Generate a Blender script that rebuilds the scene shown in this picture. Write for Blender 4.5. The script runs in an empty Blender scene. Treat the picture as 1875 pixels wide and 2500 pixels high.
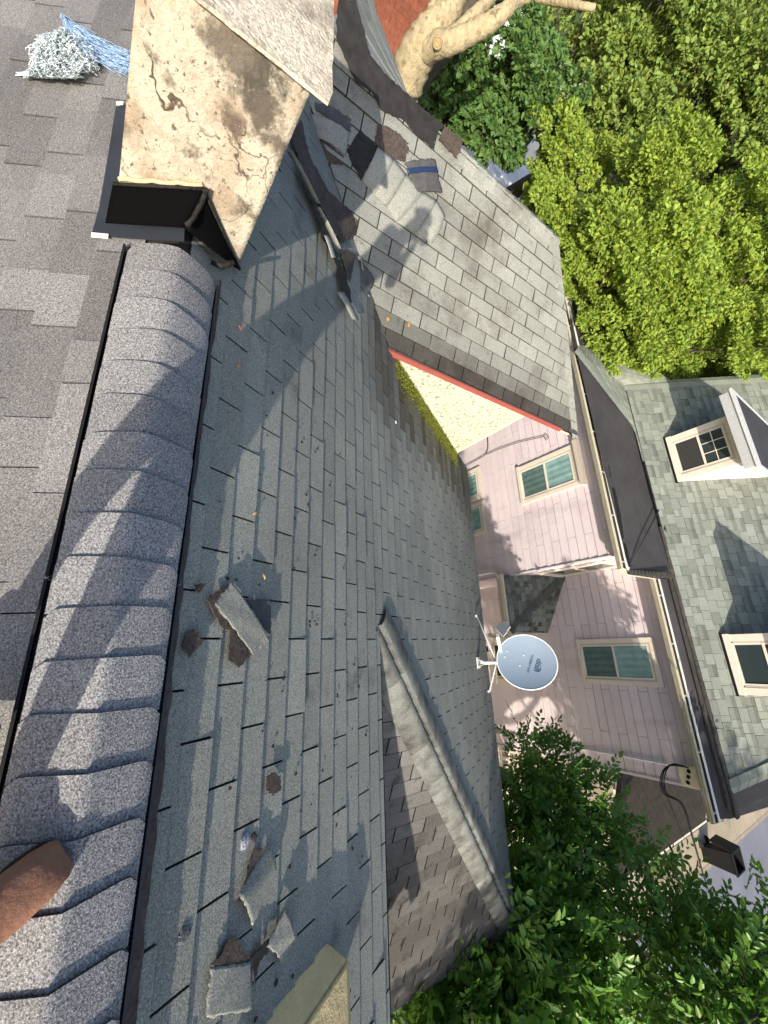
import bpy, math, random
import numpy as np
from mathutils import Vector, Matrix
random.seed(7)
S = bpy.context.scene
# ------------------------------------------------------------------ camera
FOC = 979.5124440150929          # focal length in photo pixels (photo 1875 x 2500, held sideways)
RC = ((0.9476685239850892, 0.15714887356837953, -0.2779003421806311), (-0.03281102325901668, -0.8179119588828815, -0.5744070545084417), (-0.31756543483291544, 0.553465680103615, -0.7699532034785129))
ROT = Matrix(RC)
cam = bpy.data.cameras.new('camera'); camo = bpy.data.objects.new('camera', cam)
S.collection.objects.link(camo)
cam.sensor_fit = 'VERTICAL'; cam.sensor_height = 36.0; cam.sensor_width = 36.0
cam.lens = 36.0 * FOC / 2500.0
cam.clip_start = 0.05; cam.clip_end = 2000
r0, r1, r2 = ROT[0], ROT[1], ROT[2]
camo.matrix_world = Matrix(((-r1[0], -r0[0], -r2[0], 0), (-r1[1], -r0[1], -r2[1], 0), (-r1[2], -r0[2], -r2[2], 0), (0, 0, 0, 1)))
S.camera = camo
# ------------------------------------------------------------------ light
SUN = Vector((0.788, -0.436, 0.434)).normalized()      # towards the sun
w = bpy.data.worlds.new('World'); S.world = w; w.use_nodes = True
nt = w.node_tree; bg = nt.nodes['Background']; sky = nt.nodes.new('ShaderNodeTexSky')
sky.sky_type = 'NISHITA'; sky.sun_disc = False
sky.sun_elevation = math.asin(SUN.z); sky.sun_rotation = math.atan2(SUN.x, SUN.y)
sky.air_density = 1.0; sky.dust_density = 2.5; sky.ozone_density = 1.0
nt.links.new(sky.outputs[0], bg.inputs[0]); bg.inputs[1].default_value = 0.14
sl = bpy.data.lights.new('sun', 'SUN'); sl.energy = 4.2; sl.angle = math.radians(0.5); sl.color = (1, 0.90, 0.74)
so = bpy.data.objects.new('sun', sl); S.collection.objects.link(so)
so.rotation_euler = SUN.to_track_quat('Z', 'Y').to_euler()
S.view_settings.view_transform = 'Standard'; S.view_settings.look = 'None'
S.view_settings.exposure = 0.72; S.view_settings.gamma = 1.0; S.view_settings.use_curve_mapping = False
S.cycles.max_bounces = 6; S.cycles.transparent_max_bounces = 6
# ------------------------------------------------------------------ measuring
def ray(x, y):
    d = Vector((y - 1250.0, (1875.0 - x) - 937.5, FOC)); d.normalize()
    return ROT.transposed() @ d
def hit(x, y, n, p0):
    n = Vector(n); r = ray(x, y); return r * (n.dot(Vector(p0)) / n.dot(r))
def HX(x, y, X): return hit(x, y, (1, 0, 0), (X, 0, 0))
def HY(x, y, Y): return hit(x, y, (0, 1, 0), (0, Y, 0))
def HZ(x, y, Z): return hit(x, y, (0, 0, 1), (0, 0, Z))
def HD(x, y, d): return ray(x, y) * d
TH = math.radians(30.5); ST, CT, TT = math.sin(TH), math.cos(TH), math.tan(TH)
RY, RZ = 0.046, -1.358                       # main ridge line (runs along X)
N1 = Vector((0, ST, CT)); N0 = Vector((0, -ST, CT)); PR = Vector((0, RY, RZ))
NW = Vector((ST, 0, CT)); PW = Vector((-2.60, 1.896, -2.435))
WRX = -4.2; WRZ = PW.z + TT * (PW.x - WRX)
def H1(x, y, off=0): return hit(x, y, N1, PR + N1 * off)
def H0(x, y, off=0): return hit(x, y, N0, PR + N0 * off)
def HW(x, y, off=0): return hit(x, y, NW, PW + NW * off)
GZ = -9.5
# ------------------------------------------------------------------ objects
COL = S.collection
def wloc(o): 
    v = Vector((0, 0, 0))
    while o is not None: v += o.location; o = o.parent
    return v
def tag(o, label=None, cat=None, group=None, kind=None):
    for k, v in (('label', label), ('category', cat), ('group', group), ('kind', kind)):
        if v: o[k] = v
    return o
def thing(name, loc, label, cat, group=None, kind=None):
    o = bpy.data.objects.new(name, None); COL.objects.link(o); o.location = loc; o.empty_display_size = 0.2
    return tag(o, label, cat, group, kind)
class MB:
    def __init__(s): s.v = []; s.f = []; s.c = []; s.sm = []
    def add(s, vs, fs, col=1.0, smooth=False):
        b = len(s.v); s.v += [tuple(p) for p in vs]
        for f in fs:
            s.f.append([b + i for i in f]); s.c.append(col); s.sm.append(smooth)
    def box(s, c, ax, ay, az, col=1.0):      # centre, half-axis vectors
        c = Vector(c); ax, ay, az = Vector(ax), Vector(ay), Vector(az)
        if ax.cross(ay).dot(az) < 0: az = -az
        vs = [c + i * ax + j * ay + k * az for k in (-1, 1) for j in (-1, 1) for i in (-1, 1)]
        s.add(vs, [(0, 2, 3, 1), (4, 5, 7, 6), (0, 1, 5, 4), (2, 6, 7, 3), (0, 4, 6, 2), (1, 3, 7, 5)], col)
    def bx(s, x0, x1, y0, y1, z0, z1, col=1.0):
        s.box(((x0 + x1) / 2, (y0 + y1) / 2, (z0 + z1) / 2), ((x1 - x0) / 2, 0, 0), (0, (y1 - y0) / 2, 0), (0, 0, (z1 - z0) / 2), col)
    def bar(s, a, b, w, h, up=(0, 0, 1), col=1.0):
        a, b = Vector(a), Vector(b); d = (b - a); L = d.length; d.normalize(); up = Vector(up)
        sd = d.cross(up)
        if sd.length < 1e-5: sd = d.cross(Vector((1, 0, 0)))
        sd.normalize(); u = sd.cross(d).normalized()
        s.box((a + b) / 2, d * L / 2, sd * w / 2, u * h / 2, col)
    def prism(s, poly, off, col=1.0):        # planar polygon extruded by vector off
        poly = [Vector(p) for p in poly]; off = Vector(off); n = len(poly)
        nn = Vector((0, 0, 0))
        for i in range(n): nn += poly[i].cross(poly[(i + 1) % n])
        if nn.dot(off) < 0: poly.reverse()
        vs = poly + [p + off for p in poly]
        fs = [tuple(reversed(range(n))), tuple(range(n, 2 * n))] + [(i, (i + 1) % n, n + (i + 1) % n, n + i) for i in range(n)]
        s.add(vs, fs, col)
    def tube(s, pts, rad, seg=8, col=1.0, caps=True):
        pts = [Vector(p) for p in pts]; n = len(pts)
        if not isinstance(rad, (list, tuple)): rad = [rad] * n
        rings = []; u = None
        for i, p in enumerate(pts):
            d = (pts[min(i + 1, n - 1)] - pts[max(i - 1, 0)]).normalized()
            if u is None: u = d.orthogonal().normalized()
            u = (u - d * u.dot(d)).normalized(); v = d.cross(u)
            rings.append([p + (u * math.cos(2 * math.pi * k / seg) + v * math.sin(2 * math.pi * k / seg)) * rad[i] for k in range(seg)])
        vs = [q for r in rings for q in r]
        fs = [(i * seg + k, i * seg + (k + 1) % seg, (i + 1) * seg + (k + 1) % seg, (i + 1) * seg + k) for i in range(n - 1) for k in range(seg)]
        s.add(vs, fs, col, True)
        if caps:
            b = len(s.v) - len(vs)
            s.f += [[b + k for k in reversed(range(seg))], [b + (n - 1) * seg + k for k in range(seg)]]; s.c += [col] * 2; s.sm += [False] * 2
    def sheet(s, fn, nu, nv, th=0.004, col=1.0):   # fn(a,b)->Vector ; closed thin shell
        g = [[fn(i / nu, j / nv) for j in range(nv + 1)] for i in range(nu + 1)]
        def nrm(i, j):
            a = g[min(i + 1, nu)][j] - g[max(i - 1, 0)][j]; b = g[i][min(j + 1, nv)] - g[i][max(j - 1, 0)]
            return a.cross(b).normalized()
        vs = [g[i][j] for i in range(nu + 1) for j in range(nv + 1)]
        vs += [g[i][j] - nrm(i, j) * th for i in range(nu + 1) for j in range(nv + 1)]
        M = (nu + 1) * (nv + 1); I = lambda i, j: i * (nv + 1) + j
        fs = []
        for i in range(nu):
            for j in range(nv):
                q = (I(i, j), I(i + 1, j), I(i + 1, j + 1), I(i, j + 1)); fs.append(q); fs.append(tuple(M + k for k in reversed(q)))
        for i in range(nu):
            fs.append((I(i, 0), M + I(i, 0), M + I(i + 1, 0), I(i + 1, 0))); fs.append((I(i + 1, nv), M + I(i + 1, nv), M + I(i, nv), I(i, nv)))
        for j in range(nv):
            fs.append((I(0, j + 1), M + I(0, j + 1), M + I(0, j), I(0, j))); fs.append((I(nu, j), M + I(nu, j), M + I(nu, j + 1), I(nu, j + 1)))
        s.add(vs, fs, col, True)
    def build(s, name, mat, parent=None, origin=None):
        me = bpy.data.meshes.new(name); 
        me.from_pydata(s.v, [], s.f); me.materials.append(mat)
        ca = me.color_attributes.new('Col', 'FLOAT_COLOR', 'CORNER')
        arr = []
        for f, c in zip(s.f, s.c):
            cc = (c, c, c, 1.0) if not isinstance(c, tuple) else (c[0], c[1], c[2], 1.0)
            arr.extend(cc * len(f))
        ca.data.foreach_set('color', arr)
        me.polygons.foreach_set('use_smooth', s.sm); me.update()
        o = bpy.data.objects.new(name, me); COL.objects.link(o)
        if parent is not None: o.parent = parent; o.location = -wloc(parent)
        elif origin is not None:
            me.transform(Matrix.Translation(-Vector(origin))); o.location = origin
        return o
# ------------------------------------------------------------------ materials
def mat(name, base, rough=0.8, noise=(), bump=(), col=True, metal=0.0, spec=0.14, transl=0.0, alpha=None, swap=None, mixes=()):
    """noise: (scale, amount, detail) multiplies brightness; mixes: (scale, lo, hi, colour, detail, stretch) blotches; bump: (scale, strength)"""
    m = bpy.data.materials.new(name); m.use_nodes = True; t = m.node_tree; N = t.nodes; L = t.links
    b = N['Principled BSDF']; b.inputs['Roughness'].default_value = rough; b.inputs['Metallic'].default_value = metal
    b.inputs['Specular IOR Level'].default_value = spec
    tc = N.new('ShaderNodeTexCoord')
    rgb = N.new('ShaderNodeRGB'); rgb.outputs[0].default_value = (*base, 1); cur = rgb.outputs[0]
    def mapped(st):
        if st is None: return tc.outputs['Object']
        mp = N.new('ShaderNodeMapping'); mp.inputs['Scale'].default_value = st; L.new(tc.outputs['Object'], mp.inputs[0]); return mp.outputs[0]
    def noi(scale, det, st=None):
        n = N.new('ShaderNodeTexNoise'); n.inputs['Scale'].default_value = scale; n.inputs['Detail'].default_value = det; n.inputs['Roughness'].default_value = 0.62
        L.new(mapped(st), n.inputs['Vector']); return n.outputs['Fac']
    for mx in mixes:
        if mx[0] == 'crack':
            vo = N.new('ShaderNodeTexVoronoi'); vo.feature = 'DISTANCE_TO_EDGE'; vo.inputs['Scale'].default_value = mx[1]
            dn = N.new('ShaderNodeTexNoise'); dn.inputs['Scale'].default_value = mx[1] * 1.6; dn.inputs['Detail'].default_value = 4; L.new(tc.outputs['Object'], dn.inputs['Vector'])
            ad = N.new('ShaderNodeVectorMath'); ad.operation = 'MULTIPLY_ADD'; L.new(dn.outputs['Color'], ad.inputs[0]); ad.inputs[1].default_value = (.9 / mx[1],) * 3; L.new(tc.outputs['Object'], ad.inputs[2]); L.new(ad.outputs[0], vo.inputs['Vector'])
            r = N.new('ShaderNodeMapRange'); r.inputs['From Min'].default_value = mx[2]; r.inputs['From Max'].default_value = mx[2] * .4; L.new(vo.outputs['Distance'], r.inputs['Value'])
            r2 = N.new('ShaderNodeMapRange'); r2.inputs['From Min'].default_value = .48; r2.inputs['From Max'].default_value = .56; L.new(noi(2.3, 3), r2.inputs['Value'])
            mu = N.new('ShaderNodeMath'); mu.operation = 'MULTIPLY'; L.new(r.outputs[0], mu.inputs[0]); L.new(r2.outputs[0], mu.inputs[1])
            x = N.new('ShaderNodeMix'); x.data_type = 'RGBA'; L.new((mu if mx[1] < 20 else r).outputs[0], x.inputs[0]); L.new(cur, x.inputs[6]); x.inputs[7].default_value = (*mx[3], 1); cur = x.outputs[2]; continue
        if mx[0] == 'spot':
            dn = N.new('ShaderNodeTexNoise'); dn.inputs['Scale'].default_value = 13; dn.inputs['Detail'].default_value = 7; dn.inputs['Roughness'].default_value = .75; L.new(tc.outputs['Object'], dn.inputs['Vector'])
            ds = N.new('ShaderNodeVectorMath'); ds.operation = 'DISTANCE'; L.new(tc.outputs['Object'], ds.inputs[0]); ds.inputs[1].default_value = mx[1]
            ma = N.new('ShaderNodeMath'); ma.operation = 'MULTIPLY_ADD'; L.new(dn.outputs['Fac'], ma.inputs[0]); ma.inputs[1].default_value = mx[2] * 2.6; L.new(ds.outputs['Value'], ma.inputs[2])
            r = N.new('ShaderNodeMapRange'); r.inputs['From Min'].default_value = mx[2] * 2.2; r.inputs['From Max'].default_value = mx[2] * 1.7; L.new(ma.outputs[0], r.inputs['Value'])
            x = N.new('ShaderNodeMix'); x.data_type = 'RGBA'; L.new(r.outputs[0], x.inputs[0]); L.new(cur, x.inputs[6]); x.inputs[7].default_value = (*mx[3], 1); cur = x.outputs[2]; continue
        sc, lo, hi, c, det = mx[:5]; st = mx[5] if len(mx) > 5 else None
        r = N.new('ShaderNodeMapRange'); r.inputs['From Min'].default_value = lo; r.inputs['From Max'].default_value = hi
        L.new(noi(sc, det, st), r.inputs['Value'])
        x = N.new('ShaderNodeMix'); x.data_type = 'RGBA'; L.new(r.outputs[0], x.inputs[0]); L.new(cur, x.inputs[6]); x.inputs[7].default_value = (*c, 1)
        cur = x.outputs[2]
    def mul(c, f):
        x = N.new('ShaderNodeVectorMath'); x.operation = 'SCALE'; L.new(c, x.inputs[0]); L.new(f, x.inputs['Scale']); return x.outputs[0]
    for nz in noise:
        sc, am, det = nz[:3]; st = nz[3] if len(nz) > 3 else None
        r = N.new('ShaderNodeMapRange'); r.inputs['From Min'].default_value = 0.25; r.inputs['From Max'].default_value = 0.75
        r.inputs['To Min'].default_value = 1 - am; r.inputs['To Max'].default_value = 1 + am
        L.new(noi(sc, det, st), r.inputs['Value']); cur = mul(cur, r.outputs[0])
    if col:
        a = N.new('ShaderNodeVertexColor'); a.layer_name = 'Col'
        x = N.new('ShaderNodeMix'); x.data_type = 'RGBA'; x.blend_type = 'MULTIPLY'; x.inputs[0].default_value = 1.0
        L.new(cur, x.inputs[6]); L.new(a.outputs[0], x.inputs[7]); cur = x.outputs[2]
    L.new(cur, b.inputs['Base Color'])
    if bump:
        prev = None
        for sc, stg in bump:
            bp = N.new('ShaderNodeBump'); bp.inputs['Strength'].default_value = min(stg, 1.0); bp.inputs['Distance'].default_value = 0.6 / sc
            L.new(noi(sc, 3), bp.inputs['Height'])
            if prev: L.new(prev, bp.inputs['Normal'])
            prev = bp.outputs[0]
        L.new(prev, b.inputs['Normal'])
    if transl:
        tr = N.new('ShaderNodeBsdfTranslucent'); L.new(cur, tr.inputs[0]); ms = N.new('ShaderNodeMixShader'); ms.inputs[0].default_value = transl
        L.new(b.outputs[0], ms.inputs[1]); L.new(tr.outputs[0], ms.inputs[2]); L.new(ms.outputs[0], N['Material Output'].inputs[0])
    return m
GR = ((190, .6, 2), (420, .4, 1))
M = {
 'tab': mat('worn_green_shingle', (.205, .213, .192), .9, GR + ((1.3, .16, 4), (0.45, .12, 3)), ((260, .5),), mixes=((2.2, .60, .80, (.075, .065, .058), 5), (26, .70, .80, (.03, .03, .03), 3))),
 'hipc': mat('mottled_hip_shingle', (.180, .188, .175), .9, GR, ((260, .5),), mixes=((7, .42, .72, (.065, .06, .055), 6),)),
 'leafn2': mat('mid_near_leaf', (.085, .19, .028), .38, transl=.28, spec=.4),
 'wtab': mat('weathered_grey_shingle', (.255, .265, .24), .9, GR + ((1.6, .16, 4),), ((260, .5),), mixes=((1.7, .52, .78, (.095, .085, .07), 6), (13, .60, .76, (.13, .12, .10), 5))),
 'stain': mat('stained_shaded_hip_shingle', (.20, .20, .195), .9, GR + ((1.4, .18, 5),), ((260, .5),), mixes=((1.3, .50, .66, (.05, .043, .038), 6), (9, .56, .74, (.07, .062, .055), 5))),  # dark blotches stand for tree shade as well as stains
 'bark_sh': mat('brown_felt', (.075, .060, .052), .9, ((60, .5, 4), (9, .3, 4)), ((120, .5),)),
 'feltd': mat('deck_felt', (.035, .035, .035), .85),
 'felt': mat('black_felt', (.028, .027, .028), .85, ((14, .4, 4),), ((60, .3),)),
 'ugrey': mat('shingle_underside', (.075, .075, .080), .7, ((18, .3, 4),), ((60, .2),)),
 'cap': mat('new_grey_ridge_shingle', (.215, .215, .225), .88, ((190, .85, 2), (400, .5, 1)), ((220, .8),)),
 'lam': mat('new_laminated_shingle', (.190, .186, .190), .9, ((190, .7, 2), (400, .5, 1), (2.5, .12, 3)), ((220, .6),)),
 'nlam': mat('green_laminated_shingle', (.225, .250, .222), .9, ((120, .45, 2), (3, .1, 3)), ((150, .4),)),
 'black': mat('black_plastic', (.010, .010, .011), .6, ((30, .2, 3),), spec=.2),
 'flash': mat('black_flashing', (.003, .003, .0033), .9, (), (), spec=.03),
 'tar': mat('tar', (.018, .017, .016), .6, ((40, .5, 3),), ((50, .8),)),
 'apron': mat('dark_blue_apron', (.030, .034, .044), .45, ((6, .15, 3),)),
 'stucco': mat('weathered_stucco', (.43, .395, .32), .95, ((45, .13, 4), (320, .10, 2)), ((55, .55), (300, .35)),
        mixes=((4.2, .46, .62, (.30, .24, .18), 6), (8, .54, .64, (.13, .11, .09), 7), ('spot', (-1.67, .155, -.80), .13, (.075, .068, .058)), ('spot', (-1.67, .205, -.86), .07, (.10, .085, .07)), ('spot', (-1.67, .06, -.775), .10, (.14, .12, .10)), ('spot', (-1.67, .13, -.95), .05, (.12, .09, .075)), (45, .58, .66, (.10, .09, .07), 5), (110, .70, .76, (.60, .55, .44), 2), ('crack', 2.6, .009, (.09, .07, .055)), ('crack', 8, .005, (.15, .12, .09)))),
 'crown': mat('cracked_mortar_crown', (.72, .64, .51), .95, ((60, .3, 4),), ((70, .9),), mixes=(('crack', 38, .07, (.46, .41, .33)), (110, .56, .70, (.34, .30, .24), 3), (7, .5, .66, (.42, .36, .29), 5), (5, .55, .75, (.19, .17, .14), 5))),
 'ocre': mat('ochre_edge', (.48, .38, .24), .95, ((60, .2, 3),)),
 'tape': mat('white_tape', (.8, .8, .8), .6),
 'net': mat('fibre_glass_net', (.66, .74, .78), .6, spec=.2),
 'netb': mat('blue_fibre_glass_net', (.38, .54, .76), .6, spec=.2),
 'pink': mat('mauve_aluminium_siding', (.64, .56, .60), .55, ((1.2, .06, 3), (14, .05, 3)), mixes=((2.2, .58, .8, (.58, .45, .44), 4), (1.1, .56, .75, (.44, .38, .42), 5, (1, 1, .35)))),
 'creams': mat('cream_siding', (.50, .51, .39), .6, ((3, .05, 3),), mixes=((30, .55, .60, (.20, .20, .14), 5),)),
 'creamc': mat('clean_cream_siding', (.60, .60, .46), .6, ((3, .05, 3),)),
 'cream': mat('cream_paint', (.72, .64, .50), .6, ((8, .1, 3),)),
 'trim': mat('pinkish_window_trim', (.70, .63, .55), .55, ((9, .06, 3),)),
 'galv': mat('dull_metal', (.62, .63, .64), .5, ((20, .12, 4),), metal=.15),
 'memb': mat('dark_membrane', (.060, .058, .062), .75, ((3, .18, 4), (0.9, .15, 3)), ((9, .1),), mixes=((90, .74, .78, (.4, .4, .4), 1),)),
 'tarry': mat('weathered_tar_strip', (.085, .078, .072), .8, ((11, .5, 5),), ((30, .4),)),
 'red': mat('red_fascia', (.30, .085, .07), .6, ((9, .12, 4),)),
 'moss': mat('moss', (.105, .115, .018), .95, ((50, .5, 4),), ((90, .8),)),
 'glass': mat('dark_glass', (.03, .045, .05), .08, spec=.6, col=False),
 'curt': mat('teal_curtain', (.20, .40, .38), .7, ((4, .35, 4),)),
 'slat': mat('dim_interior', (.06, .045, .04), .8),
 'dish': mat('dish_grey_blue', (.28, .36, .47), .42, ((4, .04, 2),)),
 'dtext': mat('dish_lettering', (.09, .14, .22), .5),
 'white': mat('white_paint', (.78, .78, .76), .45, ((12, .05, 3),)),
 'foam': mat('old_yellow_foam', (.56, .44, .235), .95, ((7, .18, 5), (120, .12, 3)), ((40, .4), (150, .5)), mixes=((9, .66, .8, (.30, .24, .12), 4),)),
 'leather': mat('brown_leather', (.23, .115, .075), .6, ((14, .2, 4),), ((70, .3),), mixes=((24, .68, .74, (.05, .02, .015), 2),)),
 'rubber': mat('rubber_sole', (.03, .028, .026), .8),
 'cloth': mat('dark_clothes', (.05, .055, .07), .9, ((30, .2, 3),)),
 'skin': mat('skin', (.32, .18, .12), .5),
 'asph': mat('road', (.19, .20, .24), .9, ((30, .2, 4), (.5, .15, 3))),
 'walk': mat('pavement', (.40, .335, .25), .9, ((14, .15, 4), (1.2, .15, 4))),
 'grass': mat('lawn', (.07, .10, .03), .95, ((6, .4, 5), (60, .4, 3))),
 'bark': mat('pale_bark', (.36, .30, .19), .95, ((14, .3, 5),), ((22, .9), (60, .5)), mixes=((9, .56, .7, (.16, .13, .08), 5),)),
 'dbark': mat('dark_bark', (.07, .06, .045), .95, ((14, .4, 5),), ((30, .6),)),
 'redroof': mat('red_brown_roof', (.24, .085, .05), .8, ((8, .2, 3), (25, .3, 2, (.1, 1, .1)))),
 'khaki': mat('khaki_siding', (.30, .29, .215), .8, ((5, .1, 3),)),
 'house': mat('white_house', (.80, .80, .80), .7, ((4, .05, 2),)),
 'deck': mat('patio_board', (.56, .44, .32), .8, ((12, .15, 3),)),
 'brownsh': mat('shaded_brown_shingle', (.030, .026, .023), .9, ((60, .4, 3),)),
 'leafb': mat('bright_leaf', (.27, .38, .065), .55, transl=.40, spec=.25),
 'leafd': mat('dark_leaf', (.085, .165, .045), .5, transl=.22, spec=.25),
 'leafm': mat('mid_leaf', (.18, .265, .06), .5, transl=.28, spec=.25),
 'leafn': mat('glossy_near_leaf', (.125, .265, .042), .38, transl=.33, spec=.4),
 'orange': mat('dead_leaf', (.50, .20, .05), .8),
}
# ------------------------------------------------------------------ shingles
def clip(poly, tri):
    out = poly
    for i in range(len(tri)):
        (ax, ay), (bx, by) = tri[i], tri[(i + 1) % len(tri)]
        ins = lambda p: (bx - ax) * (p[1] - ay) - (by - ay) * (p[0] - ax) >= -1e-9
        new = []
        for j in range(len(out)):
            p, q = out[j], out[(j + 1) % len(out)]
            if ins(p): new.append(p)
            if ins(p) != ins(q):
                d1 = (bx - ax) * (p[1] - ay) - (by - ay) * (p[0] - ax); d2 = (bx - ax) * (q[1] - ay) - (by - ay) * (q[0] - ax)
                t = d1 / (d1 - d2); new.append((p[0] + t * (q[0] - p[0]), p[1] + t * (q[1] - p[1])))
        out = new
        if len(out) < 3: return []
    return out
def ccw(poly):
    a = sum(poly[i][0] * poly[(i + 1) % len(poly)][1] - poly[(i + 1) % len(poly)][0] * poly[i][1] for i in range(len(poly)))
    return poly if a > 0 else poly[::-1]
def shingle(mb, O, U, V, Nn, poly, e=.1265, T=.307, u0=0, v0=0, th=.006, slot=.005, shift=.5, vgap=0, edge=.35, var=.12, lift=.0, rnd=None, colf=None, warp=None):
    """poly: convex list of (u,v), v measured down the slope. Each tab is a wedge with a thick lower edge."""
    rnd = rnd or random
    poly = ccw(poly); O, U, V, Nn = Vector(O), Vector(U), Vector(V), Vector(Nn)
    us = [p[0] for p in poly]; vs = [p[1] for p in poly]
    k0 = math.floor((min(vs) - v0) / e); k1 = math.ceil((max(vs) - v0) / e)
    for k in range(k0, k1):
        sh = T * ((k % 2) * shift); rowc = 1 + rnd.uniform(-.03, .03)
        m0 = math.floor((min(us) - u0 - sh) / T); m1 = math.ceil((max(us) - u0 - sh) / T)
        for m in range(m0, m1):
            a = u0 + sh + m * T + slot / 2; b = a + T - slot
            j = rnd.uniform(-.0022, .0022); va, vb = v0 + k * e + vgap, v0 + (k + 1) * e + j
            q = clip([(a, va), (b, va), (b, vb), (a, vb)], poly)
            if len(q) < 3: continue
            t1 = th * rnd.uniform(.8, 1.2) + (lift * rnd.random() ** 6); sk = rnd.uniform(-.0015, .0015)
            c = rowc * (1 + rnd.uniform(-var, var))
            if colf: 
                cm = colf((a + b) / 2, (va + vb) / 2); c = tuple(c * x for x in cm)
            top = []
            for (x, y) in q:
                h = .0015 + (t1 + sk * ((x - a) / T * 2 - 1)) * (y - va) / e
                if warp: h += warp(x, y)
                top.append(O + U * x + V * y + Nn * h)
            n = len(q); bot = [O + U * x + V * y + Nn * (-.003 + (warp(x, y) if warp else 0)) for (x, y) in q]
            fs = [tuple(range(n))] + [(i, n + i, n + (i + 1) % n, (i + 1) % n) for i in range(n)]
            # orient
            nn = (top[1] - top[0]).cross(top[2] - top[0])
            if nn.dot(Nn) < 0: fs = [tuple(reversed(f)) for f in fs]
            b0_ = len(mb.v); mb.add(top + bot, fs, c)
            cs = tuple(x * edge for x in c) if isinstance(c, tuple) else c * edge  # darker edge faces: asphalt on shingles; on siding boards a painted-in shadow line
            for q_ in range(n): mb.c[-1 - q_] = cs
def laminated(mb, O, U, V, Nn, poly, e=.143, wmin=.09, wmax=.24, th=.007, cols=(.8, .95, 1.1), v0=0, rnd=None, var=.06, shade=0, joint=.0025):
    rnd = rnd or random
    poly = ccw(poly); O, U, V, Nn = Vector(O), Vector(U), Vector(V), Vector(Nn)
    us = [p[0] for p in poly]; vs = [p[1] for p in poly]
    for k in range(math.floor((min(vs) - v0) / e), math.ceil((max(vs) - v0) / e)):
        u = min(us) - rnd.random() * wmax; up = rnd.random() < .5
        while u < max(us):
            wd = rnd.uniform(wmin, wmax); up = not up
            va, vb = v0 + k * e, v0 + (k + 1) * e
            q = clip([(u, va), (u + wd - joint, va), (u + wd - joint, vb), (u, vb)], poly)
            if len(q) >= 3:
                t = th * (1.0 if up else .45); c = rnd.choice(cols) * (1 + rnd.uniform(-var, var)) 
                top = [O + U * x + V * y + Nn * (.001 + t * (.35 + .65 * (y - va) / e)) for x, y in q]
                bot = [O + U * x + V * y - Nn * .003 for x, y in q]; n = len(q)
                fs = [tuple(range(n))] + [(i, n + i, n + (i + 1) % n, (i + 1) % n) for i in range(n)]
                if (top[1] - top[0]).cross(top[2] - top[0]).dot(Nn) < 0: fs = [tuple(reversed(f)) for f in fs]
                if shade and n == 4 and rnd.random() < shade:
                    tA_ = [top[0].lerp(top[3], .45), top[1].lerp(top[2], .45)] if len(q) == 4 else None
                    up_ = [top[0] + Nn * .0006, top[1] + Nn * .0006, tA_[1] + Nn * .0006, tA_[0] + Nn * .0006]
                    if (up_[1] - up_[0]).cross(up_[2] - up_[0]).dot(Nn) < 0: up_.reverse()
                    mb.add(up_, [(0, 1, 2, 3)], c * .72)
                mb.add(top + bot, fs, c)
                for q_ in range(n): mb.c[-1 - q_] = c * .4
            u += wd
def slab(mb, pts, Nn, t=.05, col=1.0):
    mb.prism([Vector(p) - Vector(Nn) * .004 for p in pts], -Vector(Nn) * t, col)
def caps(mb, a, b, up, sideA, sideB, wd, e, t=.006, rise=.02, var=.15, arch=None, rnd=None, col=1.0, jit=.0):
    """bent cap shingles laid from b towards a (each overlaps the last); sideA / sideB: unit vectors running down each face"""
    rnd = rnd or random; a, b = Vector(a), Vector(b); d = b - a; L = d.length; d.normalize(); n = max(1, round(L / e)); e = L / n
    up = Vector(up).normalized(); sideA = Vector(sideA).normalized(); sideB = Vector(sideB).normalized()
    for i in range(n):
        s0, s1 = i * e - e * .25, (i + 1) * e
        c = col * (1 + rnd.uniform(-var, var)); jj = rnd.uniform(-jit, jit)
        def prof(s, h):
            out = []
            for x, sd in ((1, sideA), (.8, sideA), (.6, sideA), (.45, sideA), (.3, sideA), (.15, sideA), (0, None), (.15, sideB), (.3, sideB), (.45, sideB), (.6, sideB), (.8, sideB), (1, sideB)):
                p = a + d * (s + (jj if x == 1 else 0)); p = p + up * h
                if sd is not None: p = p + sd * wd * x + up * (rise * (1 - x * x) if rise > .021 else 0)
                if rise > .021 and x < .6:
                    s_ = -((sideA + sideB) * .5).dot(up); p = p + up * s_ * wd * (x - x * x / 1.2 - .3)
                out.append(p)
            return out
        A = prof(s0, .004); B = prof(s1, .004 + t); m = len(A)
        bt = [p - up * (t + .004) for p in B]
        fs = [(k, k + 1, m + k + 1, m + k) for k in range(m - 1)] + [(m + k, m + k + 1, 2 * m + k + 1, 2 * m + k) for k in range(m - 1)]
        if (A[1] - A[0]).cross(B[0] - A[0]).dot(up) < 0: fs = [tuple(reversed(f)) for f in fs]
        mb.add(A + B + bt, fs, c, rise > .021)
        for q_ in range(m - 1): mb.c[-1 - q_] = c * .35
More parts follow.
